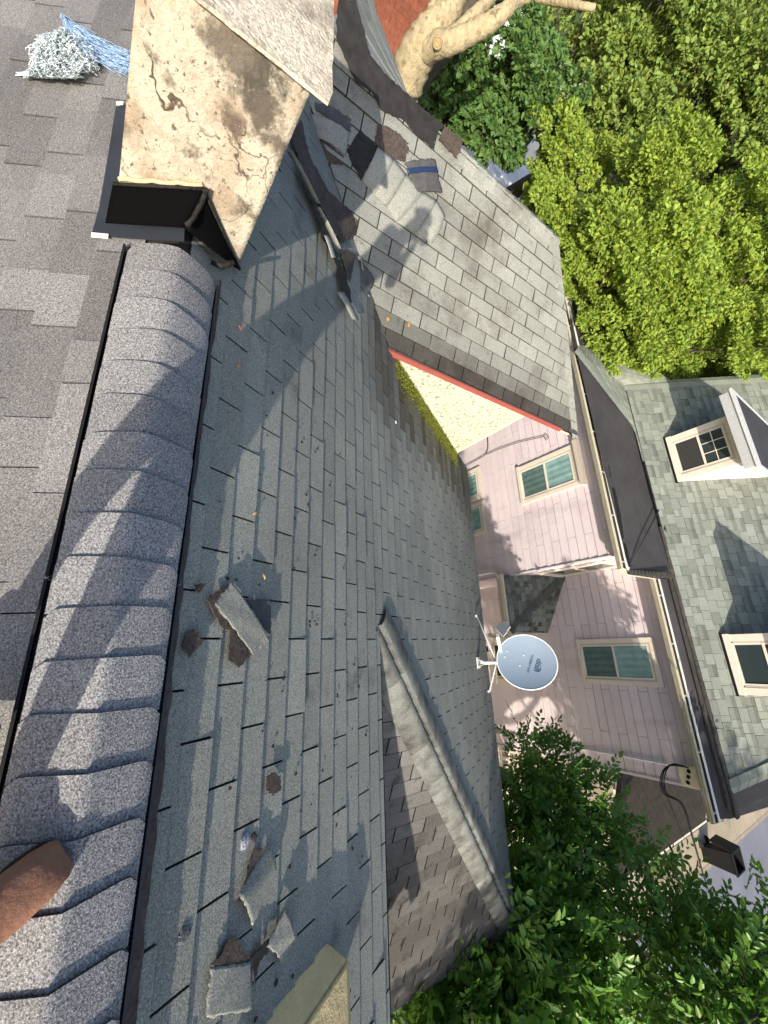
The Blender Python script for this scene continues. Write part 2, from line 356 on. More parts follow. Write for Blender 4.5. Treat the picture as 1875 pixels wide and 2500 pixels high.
# ================================================================== SETTING
mb = MB(); mb.bx(-160, 160, -80, 260, GZ - .5, GZ, 1)
tag(mb.build('ground', M['grass']), kind='structure')
mb = MB()
for i in range(60):
    y0 = 3 + i * 1.5
    mb.bx(7.95, 9.22, y0, y0 + 1.485, GZ - .1, GZ + .12, random.uniform(.88, 1.08))
tag(mb.build('pavement', M['walk']), kind='structure')
mb = MB()
for i in range(24):
    for j in range(3): mb.bx(3.3 + j * 1.53, 4.815 + j * 1.53, 8.0 + i * 1.0, 8.985 + i * 1.0, GZ - .1, GZ + .06, random.uniform(.85, 1.1))
tag(mb.build('front_path', M['walk']), kind='structure')
mb = MB()
for i in range(30): mb.bx(9.225, 9.38, 3 + i * 3, 5.98 + i * 3, GZ - .1, GZ + .125, random.uniform(.8, 1))
tag(mb.build('kerb', M['walk']), kind='structure')
mb = MB(); mb.bx(9.385, 18, -40, 120, GZ - .1, GZ + .004)
tag(mb.build('road', M['asph']), kind='structure')
# ================================================================== OUR HOUSE
house = thing('house', (0, 0, GZ), 'foreground house with an old green shingle slope, hip-ended wing and new grey ridge cap', 'house')
rn = random.Random(11)
VB = Vector((0, CT, -ST)); XU = Vector((1, 0, 0)); YU = Vector((0, 1, 0))
V0 = Vector((0, -CT, -ST)); VW = Vector((CT, 0, -ST))
def sy(y): return (y - RY) / CT           # slope distance for a given y on the front slope
def uv1(P): return (P.x, (P - PR).dot(VB))
# front slope, upper part (down to its own eave) and lower part (left of the hip)
mb = MB()
s1 = sy(1.522); se = sy(4.50)
LX = -.10; TIP = (3.135, sy(4.536))
def wav(x, y): return .003 + .003 * math.sin(x * 1.9 + y * 1.1) * math.sin(y * 1.3 + .5)
va = Vector((-4.2, 0, 0)); 
def vy(X): # y of valley at X
    z = WRZ + TT * (WRX - X); return RY + (RZ - z) / TT
valley = [(-4.2, sy(vy(-4.2))), (-2.62, sy(vy(-2.62)))]
polyA = [(-4.2, .05), (4.0, .05), (4.0, s1), (-2.62 - .34, s1), (-4.2, valley[0][1])]
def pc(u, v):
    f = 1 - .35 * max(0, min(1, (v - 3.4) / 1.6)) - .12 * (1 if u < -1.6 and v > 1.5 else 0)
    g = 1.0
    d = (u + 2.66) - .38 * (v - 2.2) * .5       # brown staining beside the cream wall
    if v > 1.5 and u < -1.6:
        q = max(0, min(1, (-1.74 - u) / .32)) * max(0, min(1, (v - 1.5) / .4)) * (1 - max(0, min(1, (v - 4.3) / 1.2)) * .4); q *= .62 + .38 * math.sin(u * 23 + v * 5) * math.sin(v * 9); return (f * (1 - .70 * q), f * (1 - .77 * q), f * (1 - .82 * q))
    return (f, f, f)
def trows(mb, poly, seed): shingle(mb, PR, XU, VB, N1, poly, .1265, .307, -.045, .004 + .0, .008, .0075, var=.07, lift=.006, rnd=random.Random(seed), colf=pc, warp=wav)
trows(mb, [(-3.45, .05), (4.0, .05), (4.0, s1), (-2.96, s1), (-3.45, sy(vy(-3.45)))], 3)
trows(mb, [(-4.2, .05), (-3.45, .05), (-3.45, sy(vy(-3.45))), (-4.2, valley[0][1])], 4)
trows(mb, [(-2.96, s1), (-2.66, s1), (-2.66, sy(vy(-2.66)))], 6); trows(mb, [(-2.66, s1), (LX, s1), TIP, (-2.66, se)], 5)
rs = random.Random(77)
for i in range(110):
    u = rs.uniform(-1.2, 1.6); v = .3 + abs(rs.gauss(0, .9))
    if v > 1.6: continue
    c = PR + XU * u + VB * v + N1 * (.0125 + wav(u, v)); r = rs.uniform(.003, .011)
    mb.prism([c + XU * r * math.cos(k * .9) * rs.uniform(.5, 1.3) + VB * r * math.sin(k * .9) * rs.uniform(.5, 1.3) for k in range(7)], N1 * .002, .16)
front = mb.build('front_roof_slope', M['tab'], house)
mb = MB()
P = lambda u, v: PR + XU * u + VB * v
slab(mb, [P(-4.2, 0), P(4.0, 0), P(4.0, s1), P(-4.2, s1)], N1, .05)
slab(mb, [P(-2.66, s1), P(LX, s1), P(*TIP), P(-2.66, se)], N1, .05)
mb.build('roof_deck', M['feltd'], house)
# exposed felt beside the ridge vent
mb = MB(); rr = random.Random(5)
edge = [(-1.5 + i * .06, .194 + .012 * min(1, max(0, (i - 20) / 12)) + .010 * min(1, max(0, (i - 32) / 12)) + rr.uniform(-.004, .006)) for i in range(90)]
for (u0_, v0_), (u1_, v1_) in zip(edge[:-1], edge[1:]):
    mb.add([P(u0_, .186) + N1 * .021, P(u1_, .186) + N1 * .021, P(u1_, v1_) + N1 * .020, P(u0_, v0_) + N1 * .020], [(3, 2, 1, 0)])
mb.build('exposed_felt_strip', M['bark_sh'], front)
# eave drip and walls
mb = MB(); mb.bx(LX, 4.0, 1.525, 1.55, -2.36, -2.245)
mb.build('drip_edge', M['felt'], house)
mb = MB(); mb.bx(-2.66, 3.1, 4.505, 4.53, -4.14, -4.0)
mb.build('drip_edge', M['felt'], house)
mb = MB(); mb.bx(-.1, 3.6, 1.36, 1.5, GZ, -2.3); mb.bx(-2.6, 2.8, 1.5, 4.2, GZ, -4.25)
mb.bx(-8, -5.6, -3, 3.9, GZ, -3.4); mb.bx(-5.6, 3.6, -3.2, 1.35, GZ, -3.4)
mb.build('wall', M['creamc'], house)
# hip end (slope facing +X)
HT = P(*TIP); H0P = P(LX, s1)
hd = (HT - H0P); NP3 = Vector((0, 1, 0)).cross(hd).normalized()
if NP3.z < 0: NP3 = -NP3
V3 = Vector((0, 1, 0)).cross(NP3).normalized()
if V3.z > 0: V3 = -V3
L3 = (HT - H0P).dot(V3); yT = HT.y - 1.0
mb = MB()
shingle(mb, H0P, YU, V3, NP3, [(-.02, 0), (HT.y - H0P.y, L3), (-.02, L3)], .135, .31, .03, 0, .008, .014, .5, .013, var=.22, lift=.006, rnd=random.Random(9), colf=lambda u, v: (lambda g: (g * 1.0, g * .97, g * .94))(max(.42, 1.15 - .30 * v - .12 * math.sin(u * 2.2 + v * 3))))  # dirt and tree shade painted in together, darker down the slope
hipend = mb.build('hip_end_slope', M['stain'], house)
mb = MB(); slab(mb, [H0P, H0P + YU * (HT.y - H0P.y) + V3 * L3, H0P + V3 * L3], NP3, .05)
mb.build('hip_end_deck', M['felt'], house)
mb = MB(); e0 = H0P + V3 * (L3 + .01); mb.bar(e0 - NP3 * .02, e0 + YU * (HT.y - H0P.y + .02) - NP3 * .02, .05, .012, NP3)
mb.build('metal_drip_edge', M['galv'], house)
# hip cap
sA = (VB - hd.normalized() * VB.dot(hd.normalized())).normalized()
sA = N1.cross(hd).normalized(); sA = sA if sA.z < 0 else -sA
sB = NP3.cross(hd).normalized(); sB = sB if sB.z < 0 else -sB
mb = MB(); upH = (N1 + NP3).normalized()
caps(mb, H0P + upH * .017, HT + upH * .017, upH, sA, sB, .19, .14, .010, rise=.030, var=.20, rnd=random.Random(4))
mb.build('hip_cap', M['hipc'], house)
# back slope
mb = MB()
laminated(mb, PR, XU, V0, N0, [(-8, .12), (4.6, .12), (4.6, 3.8), (-8, 3.8)], .143, .12, .42, .009, (.78, .95, 1.0, 1.12), rnd=random.Random(21), var=.05, joint=.004)
mb.build('back_roof_slope', M['lam'], house)
mb = MB(); Pb = lambda u, v: PR + XU * u + V0 * v
slab(mb, [Pb(-8, 0), Pb(4.6, 0), Pb(4.6, 3.8), Pb(-8, 3.8)], N0, .05); mb.build('back_roof_deck', M['felt'], house)
# ridge vent
HWD = .150; TR = math.tan(TH * .82)
def vent_z(y, arch): 
    t = abs(y - RY) / HWD; 
    return RZ + .062 - (HWD * TT) * (t ** (1.0 + .45 * arch)) * .92 - .010 * (max(0, t - .86) / .14)
ventp = thing('x', (0, 0, 0), None, None); bpy.data.objects.remove(ventp)
mb = MB(); rv = random.Random(31)
xs = [-1.40]; 
while xs[-1] < 4.2: xs.append(xs[-1] + .1285 + rv.uniform(-.003, .003))
for i in range(len(xs) - 1):
    x0, x1 = xs[i], xs[i + 1]; ar = max(.0, min(1, (.1 - x0) / 1.1)); c = (1 + rv.uniform(-.14, .10)); hw = HWD * rv.uniform(.985, 1.01)
    nn = 16; sk = rv.uniform(-.007, .007)
    def row(x, h, e):
        out = []
        for k in range(nn + 1):
            t = -1 + 2 * k / nn; y = RY + t * hw; cut = max(0, abs(t) - .86) / .14
            out.append(Vector((x + (cut * .022 if e else 0) + sk * t, y, vent_z(y, ar) + h)))
        return out
    # cap overlaps towards -X: thick edge faces +X ... far end tucked
    A = row(x1 + .02, -.001, False); B = row(x0, .011, True); Bm = [a.lerp(b, .5) + Vector((0, 0, .002)) for a, b in zip(A, B)]
    C = [p - Vector((0, 0, .012)) for p in B]; m = nn + 1
    fs = []
    for a_, b_ in ((0, m), (m, 2 * m)): fs += [(a_ + k, a_ + k + 1, b_ + k + 1, b_ + k) for k in range(nn)]
    if (A[1] - A[0]).cross(Bm[0] - A[0]).z < 0: fs = [tuple(reversed(f)) for f in fs]
    mb.add(A + Bm + B, fs, c, True)
    mb.add(B + C, [(m + k, m + k + 1, k + 1, k) for k in range(nn)], c * .35)
capo = mb.build('ridge_cap', M['cap'], house)
mb = MB()
for sd in (-1, 1):
    y1 = RY + sd * HWD; zz = RZ - abs(HWD) * TT
    for (xa, xb) in ((-1.45, -.215), (-.205, 1.015), (1.025, 2.25)):
        mb.bx(xa, xb, min(y1 - sd * .01, y1 + sd * .004), max(y1 - sd * .01, y1 + sd * .004), zz - .01, zz + .018)
        mb.bx(xa, xb, min(y1 + sd * .012, y1 + sd * .020), max(y1 + sd * .012, y1 + sd * .020), zz - .012, zz + .022, 7 if sd > 0 else 2)  # outer wall lightened in colour to paint the highlight along the rail
        mb.bx(xa, xb, min(y1 + sd * .004, y1 + sd * .012), max(y1 + sd * .004, y1 + sd * .012), zz - .012, zz - .002)
    x = -1.42
    while x < 2.2:
        mb.bx(x, x + .0045, min(y1 - sd * .001, y1 + sd * .012), max(y1 - sd * .001, y1 + sd * .012), zz - .002, zz + .014); x += .0115
mb.build('ridge_vent_baffle', M['black'], capo)
# chimney
ch = MB()
CX = -1.67
ctop = HX(803, 250, -1.63).z - .010
prof = [HX(288, 440, CX), HX(500, 452, CX), HX(573, 655, CX), HX(752, 226, CX)]
bl, bm, br, tr = prof; ztop = ctop
tl = Vector((CX, bl.y + .012, ztop)); tr = Vector((CX, tr.y + .005, ztop)); br.y = tr.y - .012
D = .86
nx, nz = 26, 26
def cf(a, b): # front face rounded left edge
    y = (bl.y + (tl.y - bl.y) * b) * (1 - a) + (br.y + (tr.y - br.y) * b) * a
    z = -1.62 * (1 - b) + ztop * b
    return Vector((CX + .006 * math.sin(a * 9 + b * 5) * math.sin(b * 7), y, z))
ch.sheet(cf, nx, nz, .02)
ch.prism([cf(0, 0) + Vector((-.01, .003, 0)), cf(1, 0) + Vector((-.01, -.003, 0)), cf(1, 1) + Vector((-.01, -.003, 0)), cf(0, 1) + Vector((-.01, .003, 0))], Vector((-D, 0, 0)))
chim = ch.build('chimney', M['stucco'], house)
mb = MB()
c1 = Vector((-1.555, .345, -.675)); 
rc = random.Random(3)
cz = HX(803, 250, -1.63); fr = [Vector((-1.63 + rc.uniform(-.003, .003), -.24 + i * (cz.y + .24) / 20, cz.z)) for i in range(21)]
rt = [Vector((-1.65 - i * .047, cz.y + .012 + rc.uniform(-.003, .003) - (.006 if i == 0 else 0), cz.z)) for i in range(21)]
mb.prism(fr + rt + [Vector((-2.6, -.24, cz.z))], Vector((0, 0, -.010)))
mb.build('chimney_crown', M['crown'], chim)
mb = MB(); ba, bb = HX(290, 437, CX + .006), HX(495, 452, CX + .006)
mb.tube([ba.lerp(bb, i / 10) + Vector((0, 0, .004 * math.sin(i * 2))) for i in range(11)], .008, 6)
mb.build('ochre_mortar_bead', M['ocre'], chim)
# flashing round the foot of the chimney
fl = MB(); X1 = -1.52
g = [HX(278, 445, CX + .012), HX(497, 458, CX + .012), HX(586, 655, CX + .012)]
lo = [HX(258, 545, X1 - .03), HX(447, 556, X1 - .03), HX(566, 647, X1 - .05)]
fl.sheet(lambda a, b: (g[0].lerp(g[1], a)).lerp(lo[0].lerp(lo[1], a), b) + Vector((.01 * math.sin(b * 3.14), 0, 0)), 8, 6, .004)
fl.sheet(lambda a, b: (g[1].lerp(g[2], a)).lerp(lo[1].lerp(lo[2], a), b) + Vector((.01 * math.sin(b * 3.14), 0, 0)), 8, 6, .004)
flo = fl.build('black_chimney_flashing', M['flash'], chim)
mb = MB()
mb.prism([H0(x, y, .008) for x, y in ((225, 572), (240, 520), (262, 400), (285, 262), (298, 262), (296, 440), (280, 545), (262, 548), (330, 560), (450, 560), (450, 585), (330, 584))][:0] or [H0(x, y, .008) for x, y in ((225, 574), (243, 510), (262, 400), (284, 262), (330, 262), (330, 450), (300, 500))], N0 * .004)
mb.prism([H0(x, y, .013) for x, y in ((225, 576), (228, 566), (262, 538), (452, 546), (450, 590), (330, 584))], N0 * .004)
mb.build('blue_black_flashing_apron', M['apron'], flo)
mb = MB(); mb.tube([HX(506, 460, CX + .03), HX(490, 500, CX + .05), HX(470, 535, X1 - .02), HX(455, 552, X1)], [.008, .010, .007, .012], 7)
mb.tube([g[0] + Vector((.008, 0, 0)), g[1] + Vector((.008, 0, 0))], .006, 6); mb.tube([g[1] + Vector((.008, 0, 0)), g[2] + Vector((.008, 0, 0))], .007, 6)
mb.tube([HX(515, 640, X1), HX(540, 650, X1), HX(572, 640, X1 - .02)], [.01, .016, .01], 6)
mb.build('tar_seam', M['tar'], flo)
mb = MB(); mb.prism([H0(x, y, .02) for x, y in ((224, 569), (266, 573), (264, 583), (223, 579))], N0 * .003); mb.build('white_tape_tab', M['tape'], flo); mb = MB()
mb.prism([H0(x, y, .02) for x, y in ((284, 250), (302, 249), (301, 256), (285, 257))], N0 * .003)
mb.build('white_tape_tab', M['tape'], flo)
# ---------------------------------------------------------------- wing
def uvw(Q): return ((Q - PW).dot(YU), (Q - PW).dot(VW))
Rw = Vector((WRX, 0, WRZ))
HWT = HW(1407, 1064); HWR = HW(1360, 584)
uT, vT = uvw(HWT); uR, vR = uvw(Vector((WRX, HWR.y, WRZ)))
valA = Vector((WRX, vy(WRX), WRZ)); valB = Vector((-2.61, vy(-2.61), WRZ + TT * (WRX + 2.61)))
uA, vA = uvw(valA); uB, vB_ = uvw(valB)
def wwarp(x, y): return .009 + .009 * math.sin(x * 2.1 + .3) * math.sin(y * 2.3 + .9)
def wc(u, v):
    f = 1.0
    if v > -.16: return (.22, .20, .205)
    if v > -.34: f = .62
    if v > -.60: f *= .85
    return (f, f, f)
mb = MB()
off = .592 - .1385 * 4
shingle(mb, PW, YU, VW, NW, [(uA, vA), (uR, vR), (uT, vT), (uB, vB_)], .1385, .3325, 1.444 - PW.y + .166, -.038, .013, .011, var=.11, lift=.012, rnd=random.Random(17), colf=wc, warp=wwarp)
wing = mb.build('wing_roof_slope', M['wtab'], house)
mb = MB(); slab(mb, [valA, Vector((WRX, HWR.y, WRZ)), HWT, valB], NW, .06); 
# hip end facing +Y and low rear slope
NE = Vector((0, ST, CT))
far1 = Vector((2 * WRX - HWT.x, HWT.y, HWT.z))
slab(mb, [Vector((WRX, HWR.y, WRZ)), HWT, far1], Vector((0, 1, 1.3)).normalized(), .06)
mb.build('wing_deck', M['felt'], house)
# ridge cap of the wing and hip cap
mb = MB(); hw = (HWT - Vector((WRX, HWR.y, WRZ)))
a = NW.cross(hw).normalized(); a = a if a.z < 0 else -a
nb = Vector((0, 1, 1.6)).normalized(); b = nb.cross(hw).normalized(); b = b if b.z < 0 else -b
up2 = (NW + nb).normalized()
caps(mb, Vector((WRX, HWR.y, WRZ)) + up2 * .016, HWT + up2 * .016, up2, a, b, .12, .135, .006, rnd=random.Random(8), var=.12)
mb.build('wing_hip_cap', M['wtab'], house)
mb = MB(); q0 = HX(1125, 338, WRX); rA = Vector((WRX, q0.y, WRZ + .02)); rB = Vector((WRX, HWR.y + .02, WRZ + .015))
sr = Vector((-math.cos(.25), 0, -math.sin(.25)))
caps(mb, rA, rB, Vector((0, 0, 1)), VW, sr, .13, .13, .012, rnd=random.Random(14), var=.14, jit=.02)
mb.build('wing_ridge_cap', M['wtab'], house)
# low slope roof on the far side of the wing ridge
NF = Vector((-math.sin(.16), 0, math.cos(.16))); FP = Vector((WRX, 0, WRZ))
HF = lambda x, y: hit(x, y, NF, FP)
fe = [HF(905, -40), HF(918, 28), HF(960, 140), HF(995, 232)]
mb = MB(); rf = random.Random(2)
rid = [Vector((WRX, v.y, WRZ)) for v in (HX(835, -60, WRX), HX(870, 100, WRX), HX(930, 170, WRX), HX(992, 232, WRX))]
for i in range(3):
    for k in range(5):
        a0, a1 = rid[i].lerp(fe[i], k / 5), rid[i].lerp(fe[i], (k + .93) / 5); b0, b1 = rid[i + 1].lerp(fe[i + 1], k / 5), rid[i + 1].lerp(fe[i + 1], (k + .93) / 5)
        mb.prism([a0 + NF * .012, a1 + NF * .006, b1 + NF * .006, b0 + NF * .012], -NF * .03, rf.uniform(.75, 1.05))
mb.build('wing_rear_slope', M['wtab'], house)
# fascia and gable wall of the wing
Xf = -2.585; zf = HX(1160, 955, Xf).z
mb = MB(); fz0, fz1 = HX(955, 861, Xf), HX(1372, 1050, Xf)
mb.prism([Vector((Xf, fz0.y - .1, fz0.z + .012)), Vector((Xf, fz1.y, fz1.z + .012)), Vector((Xf, fz1.y, fz1.z - .045)), Vector((Xf, fz0.y - .1, fz0.z - .045))], Vector((-.02, 0, 0)))
mb.build('red_fascia', M['red'], house)
mb = MB(); XW = -2.65
wA, wB, wC = HX(958, 868, XW), HX(1113, 1102, XW), HX(1268, 1013, XW)
topz = fz0.z - .02
O = Vector((XW, wA.y, topz)); 
lowz = lambda y: RZ - TT * (y - RY)
shingle(mb, O, YU, Vector((0, 0, -1)), XU, [(-.1, 0), (wB.y - wA.y, 0), (wB.y - wA.y, topz - lowz(wB.y) + .06), (-.1, topz - lowz(wA.y - .1) + .05)], .125, 3.4, .7, 0, .012, .0015, .5, .008, var=.03, rnd=random.Random(6))
ww = mb.build('wing_side_wall', M['creams'], house)
mb = MB(); mb.bar((XW + .012, wB.y, topz), (XW + .012, wB.y, lowz(wB.y) + .0), .03, .035, YU)
pA = Vector((XW + .02, wA.y - .02, lowz(wA.y - .02) + .02)); pB = Vector((XW + .02, wB.y, lowz(wB.y) + .02))
mb.bar(pA, pB, .014, .02, N1); mb.build('corner_trim', M['creamc'], ww)
mb = MB(); mb.bx(-5.75, XW - .02, .6, 3.93, GZ, -2.5); mb.bx(XW - .4, XW - .015, 3.6, 3.925, GZ, -2.5); mb.bx(-5.75, Xf - .06, 3.93, 4.9, -2.475, -2.45); mb.build('wing_wall', M['creamc'], house)
mb = MB(); rm = random.Random(12)
for i in range(5200):
    t = rm.random(); y = wA.y + t * (wB.y - wA.y); ofs = abs(rm.gauss(0, .17)) * (1.5 - t * .6) + .005; x = XW + .02 + ofs
    if rm.random() < ofs * .9 + .25 * math.sin(t * 31) + .2 * math.sin(t * 77 + x * 40): continue
    if .33 < t < .40 and rm.random() < .3: continue
    q = Vector((x, y, RZ - TT * (y - RY))) + N1 * .016; r = rm.uniform(.005, .020) * (1.15 - min(.9, ofs * 2.6)) ; 
    if r < .002: r = .002
    top = q + N1 * r * .8
    ring = [q + XU * r * math.cos(k * 1.2566 + t) * rm.uniform(.7, 1.3) + VB * r * math.sin(k * 1.2566 + t) * rm.uniform(.7, 1.3) for k in range(5)]
    mb.add(ring + [top], [(k, (k + 1) % 5, 5) for k in range(5)], rm.uniform(.6, 1.7))
tag(mb.build('moss', M['moss'], None), kind='stuff')
# ---------------------------------------------------------------- torn and loose shingles
R4 = lambda x, y: (680 + .27125 * x, 200 + .27125 * y)
R6 = lambda x, y: (400 + .24111 * x, 1380 + .24111 * y)
R7 = lambda x, y: (500 + .2351 * x, 1980 + .2351 * y)
def patch(name, pts, Hf, Nn, m, parent, th=.003, off=.010):
    off += .012 if Hf is H1 else .016
    mb = MB(); rr = random.Random(len(pts) * 7 + int(pts[0][0]))
    ps = []
    for i, p in enumerate(pts):
        q = pts[(i + 1) % len(pts)]; n = 7
        for k in range(n):
            t = k / n; x = p[0] + (q[0] - p[0]) * t; y = p[1] + (q[1] - p[1]) * t
            if k: x += rr.gauss(0, 1.5); y += rr.gauss(0, 1.5)
            ps.append(Hf(x, y, off))
    mb.prism(ps, Nn * th); return mb.build(name, m, parent)
def Z4(*p): return [R4(*a) for a in p]
patch('bare_felt_band', Z4((516, -405), (690, 0), (820, 80), (940, 262), (1130, 350), (1210, 450), (1390, 602), (1420, 490), (1480, 380), (1300, 240), (1150, 95), (950, -80), (826, -236), (700, -737), (540, -737)), HW, NW, M['felt'], wing, off=.014)
patch('loose_dark_cap', Z4((1440, 520), (1500, 400), (1650, 510), (1640, 600), (1610, 690)), HW, NW, M['bark_sh'], wing, off=.030)
patch('dark_felt_patch', Z4((330, 175), (450, 210), (520, 245), (650, 330), (645, 462), (590, 425), (470, 345), (330, 250)), HW, NW, M['ugrey'], wing, off=.014)
patch('brown_felt_patch', Z4((268, 470), (430, 540), (590, 672), (570, 752), (470, 725), (430, 812), (330, 750), (272, 640)), HW, NW, M['bark_sh'], wing, off=.016)
patch('dark_felt_patch', Z4((735, 435), (885, 580), (888, 625), (742, 888), (655, 740), (615, 610)), HW, NW, M['felt'], wing, off=.016)
patch('brown_felt_patch', Z4((892, 372), (1060, 442), (1172, 550), (1168, 620), (1132, 722), (1040, 690), (900, 592), (858, 540)), HW, NW, M['bark_sh'], wing, off=.014)
def HV(x, y, off=0):
    a, b = HW(x, y, off), H1(x, y, off); return a if a.length < b.length else b
NV = (NW + N1).normalized()
patch('valley_felt', Z4((110, 500), (200, 340), (270, 640), (330, 760), (430, 950), (640, 1160), (712, 1262), (690, 1370), (570, 1455), (480, 1300), (350, 1080), (200, 760)), HV, NV, M['bark_sh'], wing, off=.026)
patch('valley_gap', Z4((120, 640), (190, 860), (300, 1110), (400, 1430), (500, 1600), (545, 1580), (460, 1390), (360, 1120), (240, 860)), HV, NV, M['black'], wing, off=.030)
patch('valley_gap', Z4((500, 1580), (560, 1600), (640, 1860), (660, 2060), (590, 1900)), HV, NV, M['black'], wing, off=.030)
patch('valley_felt', Z4((560, 1500), (700, 1560), (640, 1800), (600, 1700)), HV, NV, M['bark_sh'], wing, off=.026)
def curl(name, c4, Hf, Nn, lift4, m, bulge=.0, th=.004, label=None, cat=None, parent=None, group=None, n=8, rag=True):
    """four photo corners on a roof plane, each lifted by its own height; bulge bends the middle"""
    q = [Hf(x, y, l) for (x, y), l in zip(c4, lift4)]
    mb = MB()
    n = 14; rg_ = random.Random(int(c4[0][0] * 3 + c4[1][1])); J = {}
    ex = (q[1] - q[0]).normalized(); ey = (q[3] - q[0]).normalized(); sz = min((q[1] - q[0]).length, (q[3] - q[0]).length) * (.035 if rag else 0)
    def cf_(a, b):
        k_ = (round(a * n), round(b * n))
        if k_ not in J:
            on = (k_[0] in (0, n)) * 1.0, (k_[1] in (0, n)) * 1.0
            J[k_] = ex * rg_.uniform(-1, 1) * sz * on[0] + ey * rg_.uniform(-1, 1) * sz * on[1]
            if on[0] and on[1]: J[k_] *= 1.4
        return q[0].lerp(q[1], a).lerp(q[3].lerp(q[2], a), b) + Nn * (bulge * math.sin(math.pi * a) + sz * .25 * math.sin(a * 9 + b * 7)) + J[k_]
    mb.sheet(cf_, n, n, th)
    b_ = [p for p in mb.v]
    c = sum((Vector(p) for p in b_), Vector()) / len(b_)
    # face the upper side away from the roof
    if (q[1] - q[0]).cross(q[3] - q[0]).dot(Nn) < 0: mb.f = [list(reversed(f)) for f in mb.f]
    o = mb.build(name, m, parent, origin=None if parent is not None else c)
    if label: tag(o, label, cat, group)
    return o
# long light strip of loose cap shingles
mb = MB(); up_ = Z4((890, 590), (1040, 700), (1150, 835), (1300, 990), (1425, 1070), (1498, 1205)); dn_ = Z4((745, 888), (860, 1012), (970, 1130), (1060, 1268), (1230, 1370), (1385, 1455))
for i in range(5):
    A, B, C, D_ = up_[i], up_[i + 1], dn_[i + 1], dn_[i]
    q = [HW(*A, .022), HW(*B, .03), HW(*C, .02), HW(*D_, .016)]
    mb.sheet(lambda a, b: q[0].lerp(q[1], a).lerp(q[3].lerp(q[2], a), b) + NW * (.022 * math.sin(math.pi * b) + .004 * (1 - a)), 4, 8, .005, [1.15, 1.05, 1.12, 1.0, 1.1][i])
c = Vector(mb.v[0]); tag(mb.build('loose_shingle_strip', M['wtab'], None, c), 'pale curved strip of five loose cap shingles lying across the courses of the wing roof', 'loose shingles')
curl('curled_shingle_piece', Z4((285, 290), (640, 455), (600, 662), (272, 468)), HW, NW, (.02, .05, .03, .02), M['wtab'], .03, .005, 'light grey curled shingle lying between dark felt patches nearest the chimney crown', 'loose shingle')
f = curl('flipped_shingle', Z4((1132, 722), (1405, 695), (1470, 1000), (1245, 992)), HW, NW, (.03, .05, .03, .035), M['ugrey'], .02, .006, 'upside-down dark shingle with a navy tar strip on the upper wing roof', 'loose shingle')
curl('tar_strip', Z4((1150, 778), (1425, 765), (1440, 812), (1162, 828)), HW, NW, (.050, .068, .066, .050), mat('navy_tar', (.02, .035, .09), .3), .019, .002, parent=f)
f = curl('flipped_shingle', Z4((690, 1570), (860, 1785), (740, 2085), (628, 2000)), HW, NW, (.06, .06, .03, .03), M['ugrey'], .03, .006, 'upside-down dark shingle with a pale blue streak at the foot of the valley', 'loose shingle')
curl('tar_strip', Z4((672, 1832), (825, 1925), (800, 1955), (668, 1862)), HW, NW, (.075, .07, .068, .075), mat('pale_blue_tar', (.16, .26, .42), .35), .006, .002, parent=f)
curl('torn_shingle_edge', Z4((695, 1568), (742, 1566), (768, 1700), (705, 1650)), HW, NW, (.05, .09, .09, .06), M['wtab'], .0, .005, parent=f)
for (a_, b_, w_, l_, lab) in (((100, 625), (352, 1092), 26, .05, 'bent pale shingle strip on edge in the valley, nearest the chimney'), ((352, 1128), (545, 1500), 24, .05, 'bent pale shingle strip on edge halfway down the torn valley'), ((430, 1380), (500, 1580), 20, .02, 'short grey shingle strip beside the valley gap'), ((560, 1890), (700, 2140), 30, .02, 'grey shingle strip at the foot of the valley beside the upside-down shingle')):
    w_ *= 1.9; q = [HV(*R4(a_[0] - w_ / 2, a_[1]), .06), HV(*R4(a_[0] + w_ / 2, a_[1]), l_ + .05), HV(*R4(b_[0] + w_ / 2, b_[1]), l_ + .05), HV(*R4(b_[0] - w_ / 2, b_[1]), .06)]
    mb = MB(); mb.sheet(lambda a, b: q[0].lerp(q[3], a).lerp(q[1].lerp(q[2], a), b) + NW * .006 * math.sin(a * 4), 8, 2, .003)
    tag(mb.build('bent_shingle_strip', M['wtab'], None, q[0]), lab, 'loose shingle')
# front slope damage
def Z6(*p): return [R6(*a) for a in p]
def Z7(*p): return [R7(*a) for a in p]
patch('brown_tear', Z6((428, 345), (650, 190), (505, 400), (580, 530), (690, 490), (772, 552), (735, 700), (812, 860), (882, 900), (760, 1040), (650, 960), (665, 660), (582, 630)), H1, N1, M['bark_sh'], front, off=.014)
patch('brown_tear', Z6((178, 830), (215, 680), (340, 645), (365, 745), (400, 762), (300, 880), (245, 930)), H1, N1, M['bark_sh'], front, off=.014)
patch('brown_tear', Z6((312, 192), (422, 188), (392, 240), (340, 278)), H1, N1, M['bark_sh'], front, off=.014)
patch('brown_tear', Z7((500, 400), (600, 388), (540, 590), (480, 720), (330, 995), (440, 630)), H1, N1, M['bark_sh'], front, off=.014)
patch('brown_tear', Z7((240, 1330), (360, 1340), (380, 1420), (480, 1530), (370, 1562), (150, 1602), (60, 1592), (160, 1500)), H1, N1, M['bark_sh'], front, off=.014)
patch('black_tear', Z7((480, 1525), (560, 1430), (690, 1290), (640, 1480), (560, 1560), (512, 1812)), H1, N1, M['felt'], front, off=.014)
patch('brown_tear', [(651, 1895), (668, 1886), (684, 1893), (686, 1925), (668, 1942), (649, 1930)], H1, N1, M['bark_sh'], front, off=.014)
f = curl('torn_shingle', Z6((685, 165), (1060, 745), (900, 925), (505, 400)), H1, N1, (.035, .035, .025, .025), M['tab'], .010, .003, 'broken green shingle folded diagonally over a brown tear, middle of the front slope', 'loose shingle')
